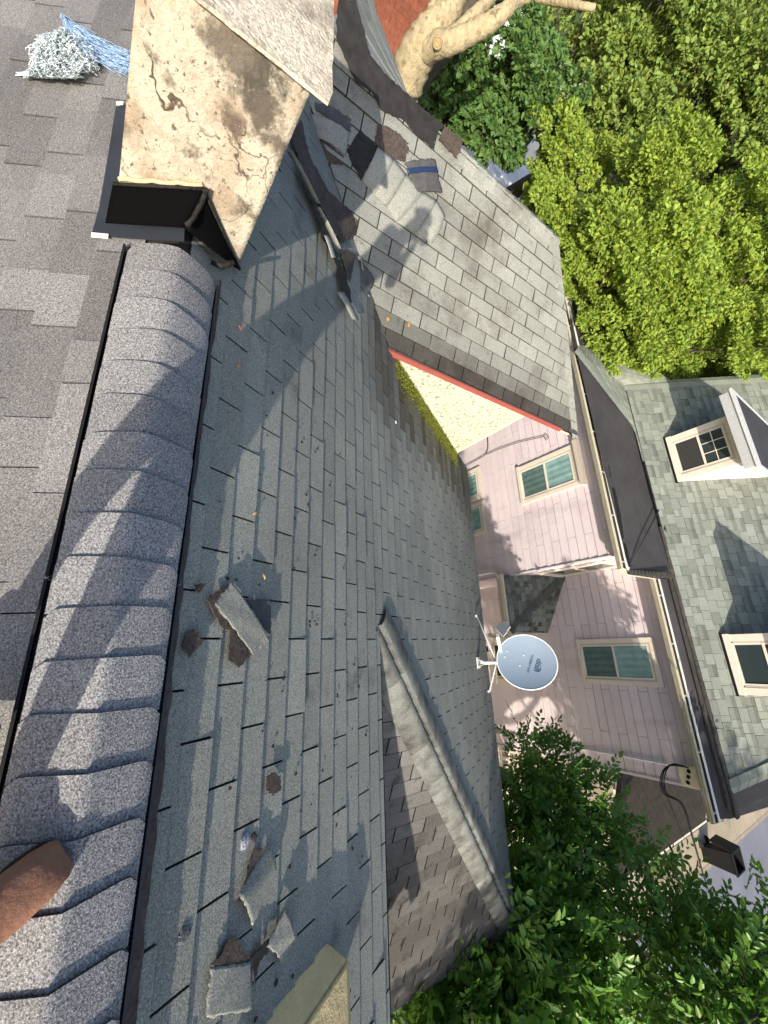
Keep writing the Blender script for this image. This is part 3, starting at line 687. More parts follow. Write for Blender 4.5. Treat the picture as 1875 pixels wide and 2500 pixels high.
curl('flipped_shingle_corner', Z6((820, 350), (1080, 345), (1068, 715), (950, 530)), H1, N1, (.015, .03, .02, .02), M['ugrey'], .0, .004, 'dark triangular shingle corner turned over beside the folded green shingle', 'loose shingle')
curl('torn_shingle', Z7((650, 340), (735, 600), (488, 1198), (350, 870)), H1, N1, (.02, .025, .02, .035), M['tab'], .012, .003, 'lifted green shingle piece below the stone-like tar lump, lower right of front slope', 'loose shingle')
curl('torn_shingle', Z7((822, 1012), (935, 1330), (800, 1575), (640, 1400)), H1, N1, (.04, .03, .02, .03), M['tab'], .010, .003, 'pointed green shingle flap lifted just left of the yellow foam block', 'loose shingle')
curl('torn_shingle', Z7((60, 1620), (480, 1560), (500, 2050), (0, 2150)), H1, N1, (.022, .022, .018, .02), M['tab'], .006, .003, 'cracked pale green shingle sheet beside the ridge near the foam block', 'loose shingle')
def lump(name, px, Hf, Nn, r, m, label, seed=1, flat=.45):
    rr = random.Random(seed); c = Hf(*px, .012); mb = MB(); t1 = Nn.orthogonal().normalized(); t2 = Nn.cross(t1); n = 9
    ring = lambda s, h: [c + (t1 * math.cos(k * 6.2832 / n) + t2 * math.sin(k * 6.2832 / n)) * r * s * rr.uniform(.7, 1.3) + Nn * h * r for k in range(n)]
    a, b, d = ring(1, -.1), ring(.95, flat * .6), ring(.5, flat)
    fs = [(k, (k + 1) % n, n + (k + 1) % n, n + k) for k in range(n)] + [(n + k, n + (k + 1) % n, 2 * n + (k + 1) % n, 2 * n + k) for k in range(n)] + [tuple(range(2 * n, 3 * n))]
    mb.add(a + b + d, fs, 1.0); return tag(mb.build(name, m, None, c), label, 'roof debris')
lump('tar_lump', R7(410, 310), H1, N1, .022, mat('silvery_tar', (.30, .31, .36), .35, ((60, .6, 4),), ((60, .8),)), 'silvery cracked tar lump at the upper end of a brown tear', 3)
lump('tar_lump', R7(500, 270), H1, N1, .016, M['bark_sh'], 'small brown tar lump touching the silvery one', 5)
lump('tar_lump', (448, 2283), H1, N1, .024, mat('grey_tar', (.12, .12, .13), .3, ((60, .5, 4),), ((50, .7),)), 'grey split tar lump near the ridge vent at the lower edge', 8, .3)
lump('pebble', (966, 1030), H1, N1, .014, M['white'], 'tiny white bird dropping on the brown stain beside the mossy wall', 2)
for i, (p, lab) in enumerate(((( 585, 801), 'small reddish dead leaf near the ridge vent, nearer the chimney'), ((582, 893), 'small reddish dead leaf further from the chimney, near the ridge vent'), ((644, 1408), 'thin yellow seed wing above the folded green shingle'), ((622, 1252), 'tiny orange leaf scrap midway down the vent side of the slope'))):
    c = H1(*p, .02); mb = MB(); r2_ = random.Random(i); dd = Vector((r2_.uniform(-1, 1), .5, -.3)).normalized(); ss = N1.cross(dd)
    mb.sheet(lambda a, b: c + dd * (a - .5) * .03 + ss * (b - .5) * .012 * math.sin(math.pi * (a * .9 + .05)) + N1 * .006 * math.sin(a * 3.1), 5, 3, .001)
    tag(mb.build('dead_leaf', mat('leaf_%d' % i, ((.55, .2, .12), (.55, .2, .12), (.7, .5, .2), (.5, .25, .1))[i], .7), None, c), lab, 'leaf')
for i, (p, lab) in enumerate(((( 947, 778), 'orange leaf scrap on the wing roof, the one nearer the valley'), ((998, 792), 'orange leaf scrap on the wing roof, the one farther from the valley'), ((1245, 2040), 'rusty orange leaf at the very tip of the pale hip cap'))):
    Hf, nn_ = (HW, NW) if i < 2 else (H1, N1)
    c = Hf(*p, .03 if i < 2 else .07); mb = MB(); r2_ = random.Random(i + 9); dd = (YU * r2_.uniform(-1, 1) + VW * .6).normalized(); ss = nn_.cross(dd)
    mb.sheet(lambda a, b: c + dd * (a - .5) * .05 + ss * (b - .5) * .03 * math.sin(math.pi * (a * .9 + .05)) + nn_ * .008 * math.sin(a * 3.1), 5, 3, .001)
    tag(mb.build('dead_leaf', M['orange'], None, c), lab, 'leaf')
# foam block
a0 = H1(791, 2302); b0 = H1(867, 2319, .075); up_s = -VB
long_ = (H1(663, 2500) - a0).normalized() * .75; long_ = up_s * .62 + XU * .02
yv = (b0 - a0); yv = yv - VB * yv.dot(VB) * .55
mb = MB(); rf = random.Random(19)
def edge_n(p, q, n, j): return [p.lerp(q, i / n) + Vector((rf.uniform(-j, j), rf.uniform(-j, j), rf.uniform(-j, j))) for i in range(n + 1)]
wX = XU * .34 + N1 * .02
def fb(a, b, cc): # a along, b up, cc across
    return a0 + long_ * a + yv * b + wX * cc
n = 22
def facesheet(f):
    mb.sheet(f, n, 6, .002)
ns = lambda a, b: .0015 * math.sin(a * 31 + b * 5) * math.sin(a * 17 + 1) + .0015 * math.sin(b * 19 + a * 43)
mb.box(fb(.5, .5, .5), long_ * .5, yv * .49, wX * .49)
facesheet(lambda a, b: fb(a, b, 0) - XU * (.006 + ns(a, b) * .4))
mb.f[-(len(mb.f) - 6):] = [list(reversed(f)) for f in mb.f[6:]]
k6 = len(mb.f)
mb.sheet(lambda a, b: fb(a - .008 * (1 - a) + ns(b * 3, 0) * (1 - a) * 1.5, 1, b) + N1 * (.006 + ns(a * 2, b * 2) * .7), n, 22, .002)
if True:
    t_ = Vector(mb.v[mb.f[k6][1]]) - Vector(mb.v[mb.f[k6][0]]); t2_ = Vector(mb.v[mb.f[k6][2]]) - Vector(mb.v[mb.f[k6][1]])
    if t_.cross(t2_).dot(N1) < 0: mb.f[k6:] = [list(reversed(f)) for f in mb.f[k6:]]
tag(mb.build('foam_block', M['foam'], None, a0), 'long yellowed foam roofing block lying down the slope at the lower edge', 'foam block')
# fibre-glass netting
def netting():
    rr = random.Random(41); mb1 = MB(); mb2 = MB()
    A = [(90, 85), (128, 78), (160, 60), (205, 95), (235, 135), (170, 190), (120, 186), (62, 178), (90, 150)]
    cx, cy = 145, 135
    def strand(mbx, p, q, lift, w=.0015, wob=6):
        pts = []; n = 7
        for i in range(n + 1):
            t = i / n; x = p[0] + (q[0] - p[0]) * t + rr.uniform(-wob, wob) * .4 + wob * math.sin(t * 9 + p[0]) * .6; y = p[1] + (q[1] - p[1]) * t + wob * math.cos(t * 7 + q[1]) * .6
            pts.append(H0(x, y, .012 + lift * (math.sin(math.pi * t) * .8 + .2) * rr.uniform(.6, 1)))
        mbx.tube(pts, w, 3, rr.uniform(.85, 1.25), False)
    def inside(k=None):
        i = rr.randrange(len(A)); p, q = A[i], A[(i + 1) % len(A)]; t = rr.random(); r = rr.random() ** .5
        x = p[0] + (q[0] - p[0]) * t; y = p[1] + (q[1] - p[1]) * t; return (cx + (x - cx) * r, cy + (y - cy) * r)
    for i in range(1100):
        p = inside(); an = rr.choice((.6, .75, 2.2, 2.35)) + rr.gauss(0, .25); l = rr.uniform(14, 42)
        q = (p[0] + l * math.cos(an), p[1] + l * math.sin(an)); qx = min(max(q[0], 60), 240); qy = min(max(q[1], 72), 192)
        strand(mb1, p, (qx, qy), rr.uniform(.01, .06))
    for i in range(420):
        t = rr.random(); s = rr.uniform(-1, 1)
        def bp(t, s): 
            C = [(146, 32), (168, 72), (205, 98), (240, 122), (290, 148), (330, 165)]; w_ = [3, 14, 26, 28, 26, 30]
            k = min(4.999, t * 5); i_ = int(k); f = k - i_
            x = C[i_][0] * (1 - f) + C[i_ + 1][0] * f; y = C[i_][1] * (1 - f) + C[i_ + 1][1] * f; ww_ = w_[i_] * (1 - f) + w_[i_ + 1] * f
            return (x - .45 * s * ww_, y + .8 * s * ww_)
        strand(mb2, bp(t, s), bp(min(1, t + rr.uniform(.15, .45)), s + rr.uniform(-.35, .35)), rr.uniform(.01, .05), .0011, 3)
    for i in range(60): strand(mb1, (rr.uniform(75, 110), rr.uniform(165, 185)), (rr.uniform(38, 60), rr.uniform(176, 186)), .01, .0012, 2)
    t = thing('crumpled_netting', H0(160, 150), 'crumpled white and blue fibre-glass netting caught against the chimney', 'netting')
    mb1.build('white_netting', M['net'], t); mb2.build('blue_netting', M['netb'], t)
netting()
# ================================================================== SATELLITE DISH
DB = H1(*(1130 + 205 * .1808, 1450 + 930 * .1808), .01)
dish = thing('satellite_dish', DB, 'round grey-blue satellite dish on a white mast at the lower edge of the front slope', 'satellite dish')
MT = Vector((.235, 4.30, -3.50))
mb = MB(); mb.tube([DB + N1 * .03, DB + N1 * .03 + Vector((0, .03, .05)), MT - Vector((0, .04, .10)), MT], .021, 14); mb.build('mast', M['white'], dish)
mb = MB()
for sx in (-1, 1):
    mb.prism([DB + XU * sx * .045 + VB * .05, DB + XU * sx * .045 - VB * .05, DB + XU * sx * .016 - VB * .02 + N1 * .075, DB + XU * sx * .016 + VB * .02 + N1 * .075], XU * .004)
mb.box(DB + N1 * .006, XU * .065, VB * .085, N1 * .004); mb.tube([DB - XU * .03 + N1 * .04, DB + XU * .03 + N1 * .04], .008, 8)
mb.build('mast_foot', M['white'], dish)
for (x, y) in ((170, 300), (340, 1315)):
    f0 = H1(1130 + x * .1808, 1450 + y * .1808, .012); mb = MB()
    mb.tube([f0 + N1 * .02, MT - Vector((0, .05, .10))], .009, 8); mb.box(f0 + N1 * .012, XU * .014, VB * .022, N1 * .012)
    mb.build('brace', M['galv'], dish)
DC = HY(1130 + 858 * .1808, 1450 + 908 * .1808, 4.37)
nd = Vector((-.22, -.80, .58)).normalized()
ea = (Vector((0, 0, 1)) - nd * nd.z).normalized(); eb = ea.cross(nd)
RA, RB = .345, .315; mb = MB()
def dz(r): return -.045 * (1 - r * r)
nr, nsg = 10, 56; vs = [DC + nd * dz(0)]; 
for i in range(1, nr + 1):
    for k in range(nsg):
        r = i / nr; vs.append(DC + ea * RA * r * math.cos(k * 2 * math.pi / nsg) + eb * RB * r * math.sin(k * 2 * math.pi / nsg) + nd * dz(r))
fs = [(0, 1 + k, 1 + (k + 1) % nsg) for k in range(nsg)]
for i in range(nr - 1):
    for k in range(nsg): fs.append((1 + i * nsg + k, 1 + (i + 1) * nsg + k, 1 + (i + 1) * nsg + (k + 1) % nsg, 1 + i * nsg + (k + 1) % nsg))
v1, v2, v3 = vs[fs[0][0]], vs[fs[0][1]], vs[fs[0][2]]
if (v2 - v1).cross(v3 - v1).dot(nd) < 0: fs = [tuple(reversed(f)) for f in fs]
mb.add(vs, fs, 1, True); mb.add([v - nd * .006 for v in vs], [tuple(reversed(f)) for f in fs], .6, True)
refl = mb.build('reflector', M['dish'], dish)
mb = MB(); rim = [DC + ea * RA * math.cos(k * 2 * math.pi / 56) + eb * RB * math.sin(k * 2 * math.pi / 56) - nd * .006 for k in range(57)]
mb.tube(rim, .0085, 8, 1, False); mb.build('rim', M['white'], refl)
mb = MB()
for (x, y) in ((820, 828), (770, 968), (597, 777), (567, 855)):
    p = hit(1130 + x * .1808, 1450 + y * .1808, nd, DC - nd * .03); d_ = p - DC; r = math.sqrt((d_.dot(ea) / RA) ** 2 + (d_.dot(eb) / RB) ** 2)
    mb = MB(); mb.tube([DC + ea * d_.dot(ea) + eb * d_.dot(eb) + nd * (dz(r) - .002), DC + ea * d_.dot(ea) + eb * d_.dot(eb) + nd * (dz(r) + .006)], .009, 8); mb.build('bolt', M['white'], refl)
def lettering(name, txt, px0, px1, size, parent, xs_=1.0, bold=0, shear=0):
    """px0: photo point at the left end of the base line, px1: towards the right end"""
    cu = bpy.data.curves.new('letters', 'FONT'); cu.body = txt; cu.size = 1; cu.offset = bold; cu.shear = shear
    to = bpy.data.objects.new('letters', cu); COL.objects.link(to); dg = bpy.context.evaluated_depsgraph_get()
    me = bpy.data.meshes.new_from_object(to.evaluated_get(dg)); bpy.data.objects.remove(to)
    A = hit(*px0, nd, DC - nd * .03); B = hit(*px1, nd, DC - nd * .03); ux = (B - A).normalized(); uy = nd.cross(ux).normalized()
    w_ = max(v.co.x for v in me.vertices); sc = (B - A).length / w_
    for v in me.vertices:
        p = A + ux * v.co.x * sc + uy * v.co.y * size; d_ = p - DC; r = math.sqrt((d_.dot(ea) / RA) ** 2 + (d_.dot(eb) / RB) ** 2)
        v.co = DC + ea * d_.dot(ea) + eb * d_.dot(eb) + nd * (dz(r) + .003)
    me.materials.clear(); me.materials.append(M['dtext2']); o = bpy.data.objects.new(name, me); COL.objects.link(o); o.parent = parent; o.location = -wloc(parent); return o
M['dtext2'] = mat('dish_letters', (.07, .12, .20), .5, col=False)
DP = lambda x, y: (1130 + x * .1808, 1450 + y * .1808)
lettering('brand_lettering', 'dish', DP(1010, 868), DP(955, 1032), .085, refl, bold=.01)
lettering('model_lettering', 'TURBO HD', DP(930, 806), DP(860, 1055), .040, refl, shear=.3)
mb = MB(); sw = [DP(1012, 1000), DP(1040, 975), DP(1055, 1010), DP(1040, 1050), DP(1010, 1055), DP(985, 1040)]
pts = []
for q in sw:
    p = hit(*q, nd, DC - nd * .03); d_ = p - DC; r = math.sqrt((d_.dot(ea) / RA) ** 2 + (d_.dot(eb) / RB) ** 2); pts.append(DC + ea * d_.dot(ea) + eb * d_.dot(eb) + nd * (dz(r) + .004))
mb.tube(pts, [.001, .002, .0035, .004, .003, .001], 6); mb.build('lettering_swoosh', M['dtext'], refl)
LN = HY(1130 + 545 * .1808, 1450 + 470 * .1808, 3.98)
la = HY(1130 + 525 * .1808, 1450 + 830 * .1808, 4.32)
mb = MB(); e1 = HY(1130 + 470 * .1808, 1450 + 560 * .1808, 4.0); mb.bar(la, e1, .032, .045, nd); mb.build('feed_arm', M['white'], dish)
lx = (HY(*DP(600, 360), 3.98) - HY(*DP(470, 520), 3.98)).normalized(); ly = nd.cross(lx).normalized()
mb = MB(); mb.box(LN + lx * .035, lx * .055, ly * .044, nd * .024); mb.box(LN - lx * .028 + ly * .01, lx * .042, ly * .062, nd * .025); lnb = mb.build('receiver', mat('grey_cap', (.085, .10, .13), .5), dish)
mb = MB(); mb.box(LN + lx * .035 - nd * .031, lx * .057, ly * .046, nd * .006); mb.box(LN - lx * .028 + ly * .01 - nd * .032, lx * .044, ly * .064, nd * .006)
for o_ in (-.03, .045): mb.tube([LN + lx * o_ - nd * .028, LN + lx * o_ - nd * .075 - ly * .01], [.024, .028], 12)
mb.build('receiver_horn', M['white'], lnb)
mb = MB(); cb = [MT - Vector((0, .03, .12)), MT + Vector((-.06, .05, -.22)), MT + Vector((-.13, .06, -.27)), MT + Vector((-.15, -.01, -.27))]
mb.tube(cb, .006, 6); co_ = MT + Vector((-.16, -.01, -.27))
for rr_ in (.035, .028, .04): mb.tube([co_ + XU * rr_ * math.cos(k * .6) + VB * rr_ * math.sin(k * .6) + N1 * (.004 * (rr_ * 100 - 2)) for k in range(12)], .004, 5)
mb.build('cable_coil', M['black'], dish)
# ================================================================== NEIGHBOUR HOUSE
nb_ = thing('house', (0, 10, GZ), 'mauve neighbouring house with dark flat roof strip, long gutter and green shingled upper roof', 'house')
YB, YA, XC, XR, ZE = 10.0, 8.65, -1.64, 2.76, -3.62
mb = MB(); mb.bx(XC, XR, YB + .02, 17, GZ, ZE); mb.bx(-8.2, XC - .02, YA + .02, 17, GZ, ZE); mb.build('wall_core', M['felt'], nb_)
def siding(name, O, U, W_, Hh, Nn, seed, parent=nb_):
    mb = MB(); shingle(mb, O, U, Vector((0, 0, -1)), Nn, [(0, 0), (W_, 0), (W_, Hh), (0, Hh)], .203, 2.35, .4, 0, .018, .005, .38, .013, var=.03, rnd=random.Random(seed)); return mb.build(name, M['pink'], parent)
siding('wall', Vector((XC, YB, ZE)), XU, XR - XC, 5.8, -YU, 1)
siding('wall', Vector((-8.2, YA, ZE)), XU, XC + 8.2, 5.8, -YU, 2)
siding('wall', Vector((XC, YA, ZE)), YU, YB - YA, 5.8, XU, 3)
mb = MB(); mb.bar((XC + .005, YA - .01, ZE), (XC + .005, YA - .01, GZ), .05, .03, XU); mb.build('corner_trim', M['pink'], nb_); mb = MB(); mb.bar((XR + .0, YB - .012, ZE), (XR, YB - .012, GZ), .05, .05, XU); mb.build('corner_trim', M['pink'], nb_)
def window(F, u0, u1, z0, z1, name='window', style='curtain', casing=.10, head=0, parent=nb_):
    """F(u, z, out) -> point. casing > glass, sash, curtain"""
    def rect(mb, a0, a1, b0, b1, o0, o1, col=1.0):
        vs = [F(a, b, o) for o in (o0, o1) for b in (b0, b1) for a in (a0, a1)]
        mb.add(vs, [(0, 2, 3, 1), (4, 5, 7, 6), (0, 1, 5, 4), (2, 6, 7, 3), (0, 4, 6, 2), (1, 3, 7, 5)], col)
    mb = MB(); c = casing
    rect(mb, u0, u0 + c, z0 + c * .8, z1 - c, 0, .035); rect(mb, u1 - c, u1, z0 + c * .8, z1 - c, 0, .035); rect(mb, u0, u1, z1 - c, z1, 0, .038); rect(mb, u0 - .012, u1 + .012, z0, z0 + c * .8, 0, .055)
    if head: rect(mb, u0 - .05, u1 + .05, z1 + .002, z1 + .10, 0, .13, .72)
    rect(mb, u0 + c, u0 + c + .035, z0 + c, z1 - c, 0, .028, .72); rect(mb, u1 - c - .035, u1 - c, z0 + c, z1 - c, 0, .028, .72)
    rect(mb, u0 + c, u1 - c, z1 - c - .04, z1 - c, 0, .029, .72)
    w = mb.build(name, M['trim'], parent)
    a0, a1, b0, b1 = u0 + c + .035, u1 - c - .035, z0 + c * .8, z1 - c - .04; mid = (b0 + b1) / 2
    mb = MB(); s = .035
    for (p, q, o) in ((mid - .02, b1, .022), (b0, mid + .02, .014)):
        rect(mb, a0, a0 + s, p, q, o - .012, o + .010); rect(mb, a1 - s, a1, p, q, o - .012, o + .010); rect(mb, a0 + s, a1 - s, p, p + s, o - .011, o + .009); rect(mb, a0 + s, a1 - s, q - s, q, o - .011, o + .009)
    if style == 'grid':
        for k in (1, 2): x = a0 + s + (a1 - a0 - 2 * s) * k / 3; rect(mb, x - .008, x + .008, mid + .02, b1 - s, .018, .026)
        rect(mb, a0 + s, a1 - s, (mid + b1) / 2 - .008, (mid + b1) / 2 + .008, .0182, .0262)
    mb.build('sash', M['trim'], w)
    if style == 'curtain':
        mb = MB(); n = 26
        for (p, q, dk) in ((mid + .015, b1 - s, 1.0), (b0 + s, mid - .02, .42)):
            for i in range(n):
                t0, t1 = i / n, (i + 1) / n; A0 = a0 + s + (a1 - a0 - 2 * s) * t0; A1 = a0 + s + (a1 - a0 - 2 * s) * t1; cc = dk * (1 + .05 * math.sin(i * 1.1) + .04 * math.sin(i * 2.7))
                mb.add([F(A0, p, .006 + .003 * math.sin(i * 1.1)), F(A1, p, .006 + .003 * math.sin(i * 1.1 + 1.1)), F(A1, q, .006 + .003 * math.sin(i * 1.1 + 1.1)), F(A0, q, .006 + .003 * math.sin(i * 1.1))], [(0, 1, 2, 3), ], cc)
        mb.build('curtain', M['curtg'], w)
    else:
        mb = MB(); rect(mb, a0 + s, a1 - s, b0 + s, b1 - s, .002, .008); mb.build('glass', M['glass'], w)
        if style in ('grid', 'slats'):
            mb = MB(); zz = b0 + s
            while zz < mid - .05: rect(mb, a0 + s + .03, a1 - s - .03, zz, zz + .020, .0082, .0092); zz += .045
            mb.build('blind', M['slat'], w)
    return w
M['curtg'] = mat('teal_curtain_behind_glass', (.22, .37, .37), .12, ((4, .3, 4),), spec=.6)
FB = lambda u, z, o: Vector((u, YB - .022 - o, z)); FA = lambda u, z, o: Vector((u, YA - .022 - o, z)); FS = lambda u, z, o: Vector((XC + .024 + o, u, z))
window(FB, .0, 1.0, -5.83, -4.08)
window(FA, -4.37, -3.34, -5.87, -4.24, head=1)
window(FA, -4.93, -3.95, -8.75, -7.10); window(FA, -3.87, -2.90, -8.75, -7.10)
window(FB, -.15, 1.15, -8.62, -7.02, style='dark', casing=.16)
window(FS, 8.93, 9.93, -5.92, -4.22, style='dark', casing=.09)
# soffit, gutters
mb = MB(); mb.bx(-8.4, -1.27, YA - .34, YA + .1, ZE - .02, ZE + .0, .5); mb.bx(-1.3, 3.05, YB - .38, YB + .1, ZE - .02, ZE, .5); mb.bx(XC, -1.27, YA, YB, ZE - .021, ZE + .001, .5); mb.build('soffit', M['cream'], nb_)
def gutter(a, b, outn, name='gutter'):
    a, b = Vector(a), Vector(b); L = (b - a).length; d = (b - a).normalized(); outn = Vector(outn); up = Vector((0, 0, 1))
    prof = [(.0, .0), (-.0, -.10), (.02, -.125), (.085, -.125), (.095, -.085), (.112, -.06), (.118, -.035), (.118, .0), (.105, .0), (.105, -.03), (.095, -.06), (.083, -.112), (.012, -.112), (.010, .0)]
    mb = MB(); n = len(prof); rr_ = [p + outn * o + up * h for p in (a, b) for o, h in prof]
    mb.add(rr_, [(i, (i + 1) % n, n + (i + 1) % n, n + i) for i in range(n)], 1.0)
    for q_ in range(n): mb.c[q_] = .10 if q_ >= 8 else (.55 if q_ in (3, 5) else 1.0)  # trough inside darkened in colour as shade; two profile strips darker
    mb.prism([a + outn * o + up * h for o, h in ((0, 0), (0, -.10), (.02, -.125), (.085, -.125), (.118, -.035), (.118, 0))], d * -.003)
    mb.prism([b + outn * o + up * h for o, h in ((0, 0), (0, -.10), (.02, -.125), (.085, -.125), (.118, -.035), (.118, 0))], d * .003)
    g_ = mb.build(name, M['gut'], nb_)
    mb = MB(); mb.bar(a - outn * .055 + up * .018, b - outn * .055 + up * .018, .17, .008, up); mb.build('drip_strip', M['white'], g_)
    x = .35
    while x < L:
        p = a + d * x; mb = MB(); mb.bar(p + up * .004 - outn * .02, p + outn * .11 + up * .002, .018, .005, up); mb.bar(p + outn * .05 - d * .03, p + outn * .06 + d * .02 - up * .04, .006, .006, up); mb.build('gutter_bracket', M['galv'], g_); x += .95
    return g_
M['gut'] = mat('cream_gutter', (.62, .58, .46), .5, ((10, .12, 3),))
GA, GB = 8.30, 9.62
gutter((-8.4, GA, ZE + .03), (-1.27, GA, ZE + .03), -YU); gutter((-1.16, GB, ZE + .03), (3.14, GB, ZE + .03), -YU)
gutter((-1.27, GA - .0, ZE + .031), (-1.27, GB - .118, ZE + .031), XU, 'short_gutter')
# flat membrane strip and upper roof
TM = math.radians(38); NM = Vector((0, -math.sin(TM), math.cos(TM))); PM = Vector((0, 9.95, -3.4)); VM = Vector((0, -math.cos(TM), -math.sin(TM)))
HM = lambda x, y, off=0: hit(x, y, NM, PM + NM * off)
zA = ZE + .05
mb = MB()
kA = HZ(1407, 859, zA + .06); kB = HZ(1607, 1117, -3.42); kC = Vector((-2.2, 10.02, -3.36)); kD = Vector((-1.25, 9.96, -3.40)); kE = Vector((-1.25, GA + .06, zA)); kF = Vector((kA.x - 1.6, GA + .06, zA))
def tri(mb, pts, t=.05, col=1.0): mb.prism(pts, Vector((0, 0, -t)), col)
tri(mb, [kF, kE, kB, kA]); tri(mb, [kE, kD, kB]); tri(mb, [kD, kC, kB])
mb.prism([Vector((-1.16, GB + .05, zA)), Vector((3.1, GB + .05, zA)), Vector((3.1, 9.99, -3.39)), Vector((-1.16, 9.99, -3.39))], Vector((0, 0, -.05)))
tri(mb, [Vector((-1.27, GA + .06, zA + .003)), Vector((-1.16, GA + .06, zA + .003)), Vector((-1.16, 9.98, -3.385)), Vector((-1.27, 9.98, -3.385))])
fr_ = mb.build('flat_roof_strip', M['memb'], nb_)
zM = lambda x, y, o=.012: HZ(*(1350 + x * .3165, 850 + y * .3165), zA + o)
def mzr(x, y): # point on the membrane
    q = zM(x, y); t = max(0, min(1, (q.y - GA) / 2.0)); return HZ(1350 + x * .3165, 850 + y * .3165, zA + .012 + t * .24 * .9)
for pts_ in (((415, 900), (432, 905), (445, 990), (430, 1000)), ((452, 1075), (475, 1080), (520, 1280), (545, 1460), (535, 1480), (500, 1330)), ((540, 1500), (560, 1510), (585, 1600), (600, 1690), (585, 1690), (560, 1600)), ((245, 130), (262, 140), (268, 200), (252, 190))):
    mb = MB(); mb.prism([mzr(*p) for p in pts_], Vector((0, 0, .005))); mb.build('tar_patch', M['tar'], fr_)
mb = MB(); mb.tube([mzr(850, 1180), mzr(700, 1480), mzr(610, 1660)], .012, 6); mb.build('membrane_seam', M['memb'], fr_)
mb = MB()
for i in range(12): mb.bx(-1.25 + 0, -1.17, GA + .1 + i * .11, GA + .19 + i * .11, zA + .005 + i * .02, zA + .02 + i * .02, .8)
mb.build('end_flashing', M['tarry'], fr_)
mb = MB()
for i in range(30):
    x0 = -2.3 + i * .18; mb.bx(x0, x0 + .185, 9.90 + .01 * math.sin(i), 10.03, -3.41, -3.375 + .004 * math.sin(i * 1.7), random.uniform(.8, 1.2))
mb.bx(-1.2, 3.0, 9.78, 9.83, -3.45, -3.415, .8)
mb.prism([kB + Vector((0, -.03, .03)), kB + Vector((.1, .03, .03)), kC + Vector((.05, .02, .03)), kC + Vector((-.02, -.06, .03))], Vector((0, 0, -.03)))
mb.build('tarred_flashing', M['tarry'], fr_)
mb = MB(); uvm = lambda Q: ((Q - PM).x, (Q - PM).dot(VM))
lb = (-5.96, 0.02); ZT = 3.4
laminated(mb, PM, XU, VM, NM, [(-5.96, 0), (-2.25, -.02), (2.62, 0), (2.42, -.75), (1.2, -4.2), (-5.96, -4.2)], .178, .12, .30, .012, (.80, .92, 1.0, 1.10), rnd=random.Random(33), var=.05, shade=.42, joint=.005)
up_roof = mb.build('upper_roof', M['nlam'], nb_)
mb = MB(); Pm = lambda u, v: PM + XU * u + VM * v
slab(mb, [Pm(-5.96, 0), Pm(2.62, 0), Pm(2.42, -.75), Pm(1.2, -4.2), Pm(-5.96, -4.2)], NM, .06); mb.build('upper_roof_deck', M['felt'], up_roof)
# curved strip of shingles linking flat roof and upper roof
L2a, L2b, L2c, L2d = kA, HZ(1383, 758, -4.02), Pm(-5.98, -1.2), Pm(-5.98, 0)
mb = MB(); rr = random.Random(9)
kB2 = Pm(-4.2, .02)
for i in range(5):
    for k in range(26):
        a0 = i / 5; a1 = (i + 1) / 5; b0 = k / 26; b1 = (k + .96) / 26
        f_ = lambda a, b: kA.lerp(kB, b).lerp((Pm(-5.98, 0) if False else L2d.lerp(Pm(-3.9, 0), b)), a)
        mb.prism([f_(a0, b0) + Vector((0, 0, .02)), f_(a0, b1) + Vector((0, 0, .02)), f_(a1, b1) + Vector((0, 0, .012)), f_(a1, b0) + Vector((0, 0, .012))], Vector((0, 0, -.03)), rr.choice((.85, 1, 1.1)))
mb.build('skirt_shingles', M['nlam'], up_roof)
mb = MB(); nL = (L2d - L2a).cross(L2b - L2a).normalized(); nL = nL if nL.z > 0 else -nL
for i in range(22):
    for k in range(16):
        a0, a1, b0, b1 = i / 22, (i + .97) / 22, k / 16, (k + .97) / 16
        f_ = lambda a, b: L2b.lerp(L2c, a).lerp(L2a.lerp(L2d, a), b)
        mb.prism([f_(a0, b0) + nL * .014, f_(a1, b0) + nL * .008, f_(a1, b1) + nL * .008, f_(a0, b1) + nL * .014], -nL * .04, rr.uniform(.8, 1.1))
mb.build('side_roof', M['nlam'], up_roof)
sL = Vector((-1, 0, -.5)).normalized(); sR = XU
mb = MB(); caps(mb, Pm(-5.96, -.0) + NM * .02, Pm(-5.96, -4.2) + NM * .02, NM, XU, sL, .14, .19, .010, rnd=random.Random(5), var=.06)
mb.build('roof_edge_cap', M['nlam'], up_roof)
mb = MB(); caps(mb, Pm(1.25, -4.2) + NM * .03, Pm(2.64, .0) + NM * .03, NM, Vector((-1, 0, 0)), Vector((1, 0, -.5)).normalized(), .14, .19, .010, rnd=random.Random(6), var=.06)
mb.build('roof_edge_cap', M['nlam'], up_roof)
mb = MB(); mb.prism([Pm(2.70, .0) - NM * .02, Pm(1.32, -4.2) - NM * .02, Pm(1.32, -4.2) + Vector((1.4, .3, -1.1)), Pm(2.7, 0) + Vector((.62, .05, -.42))], Vector((0, 0, -.05))); mb.build('end_roof', M['memb'], up_roof)
mb = MB(); mb.bar(Pm(2.8, 0) + Vector((0, 0, -.2)), Pm(2.8, 0) + Vector((.55, .35, -.3)), .12, .06); mb.bar((2.85, 10.3, -3.5), (3.2, 11.6, -3.5), .08, .08); mb.build('roof_bracket', M['cream'], nb_)
# caps along the front of the membrane edge (line kA-kB)
mb = MB(); caps(mb, kA + Vector((0, 0, .03)), kB + Vector((0, 0, .03)), Vector((0, 0, 1)), Vector((.6, -.6, -.12)).normalized(), Vector((-.6, .6, .02)).normalized(), .13, .17, .008, rnd=random.Random(7), var=.06)
mb.build('skirt_edge_cap', M['nlam'], up_roof)
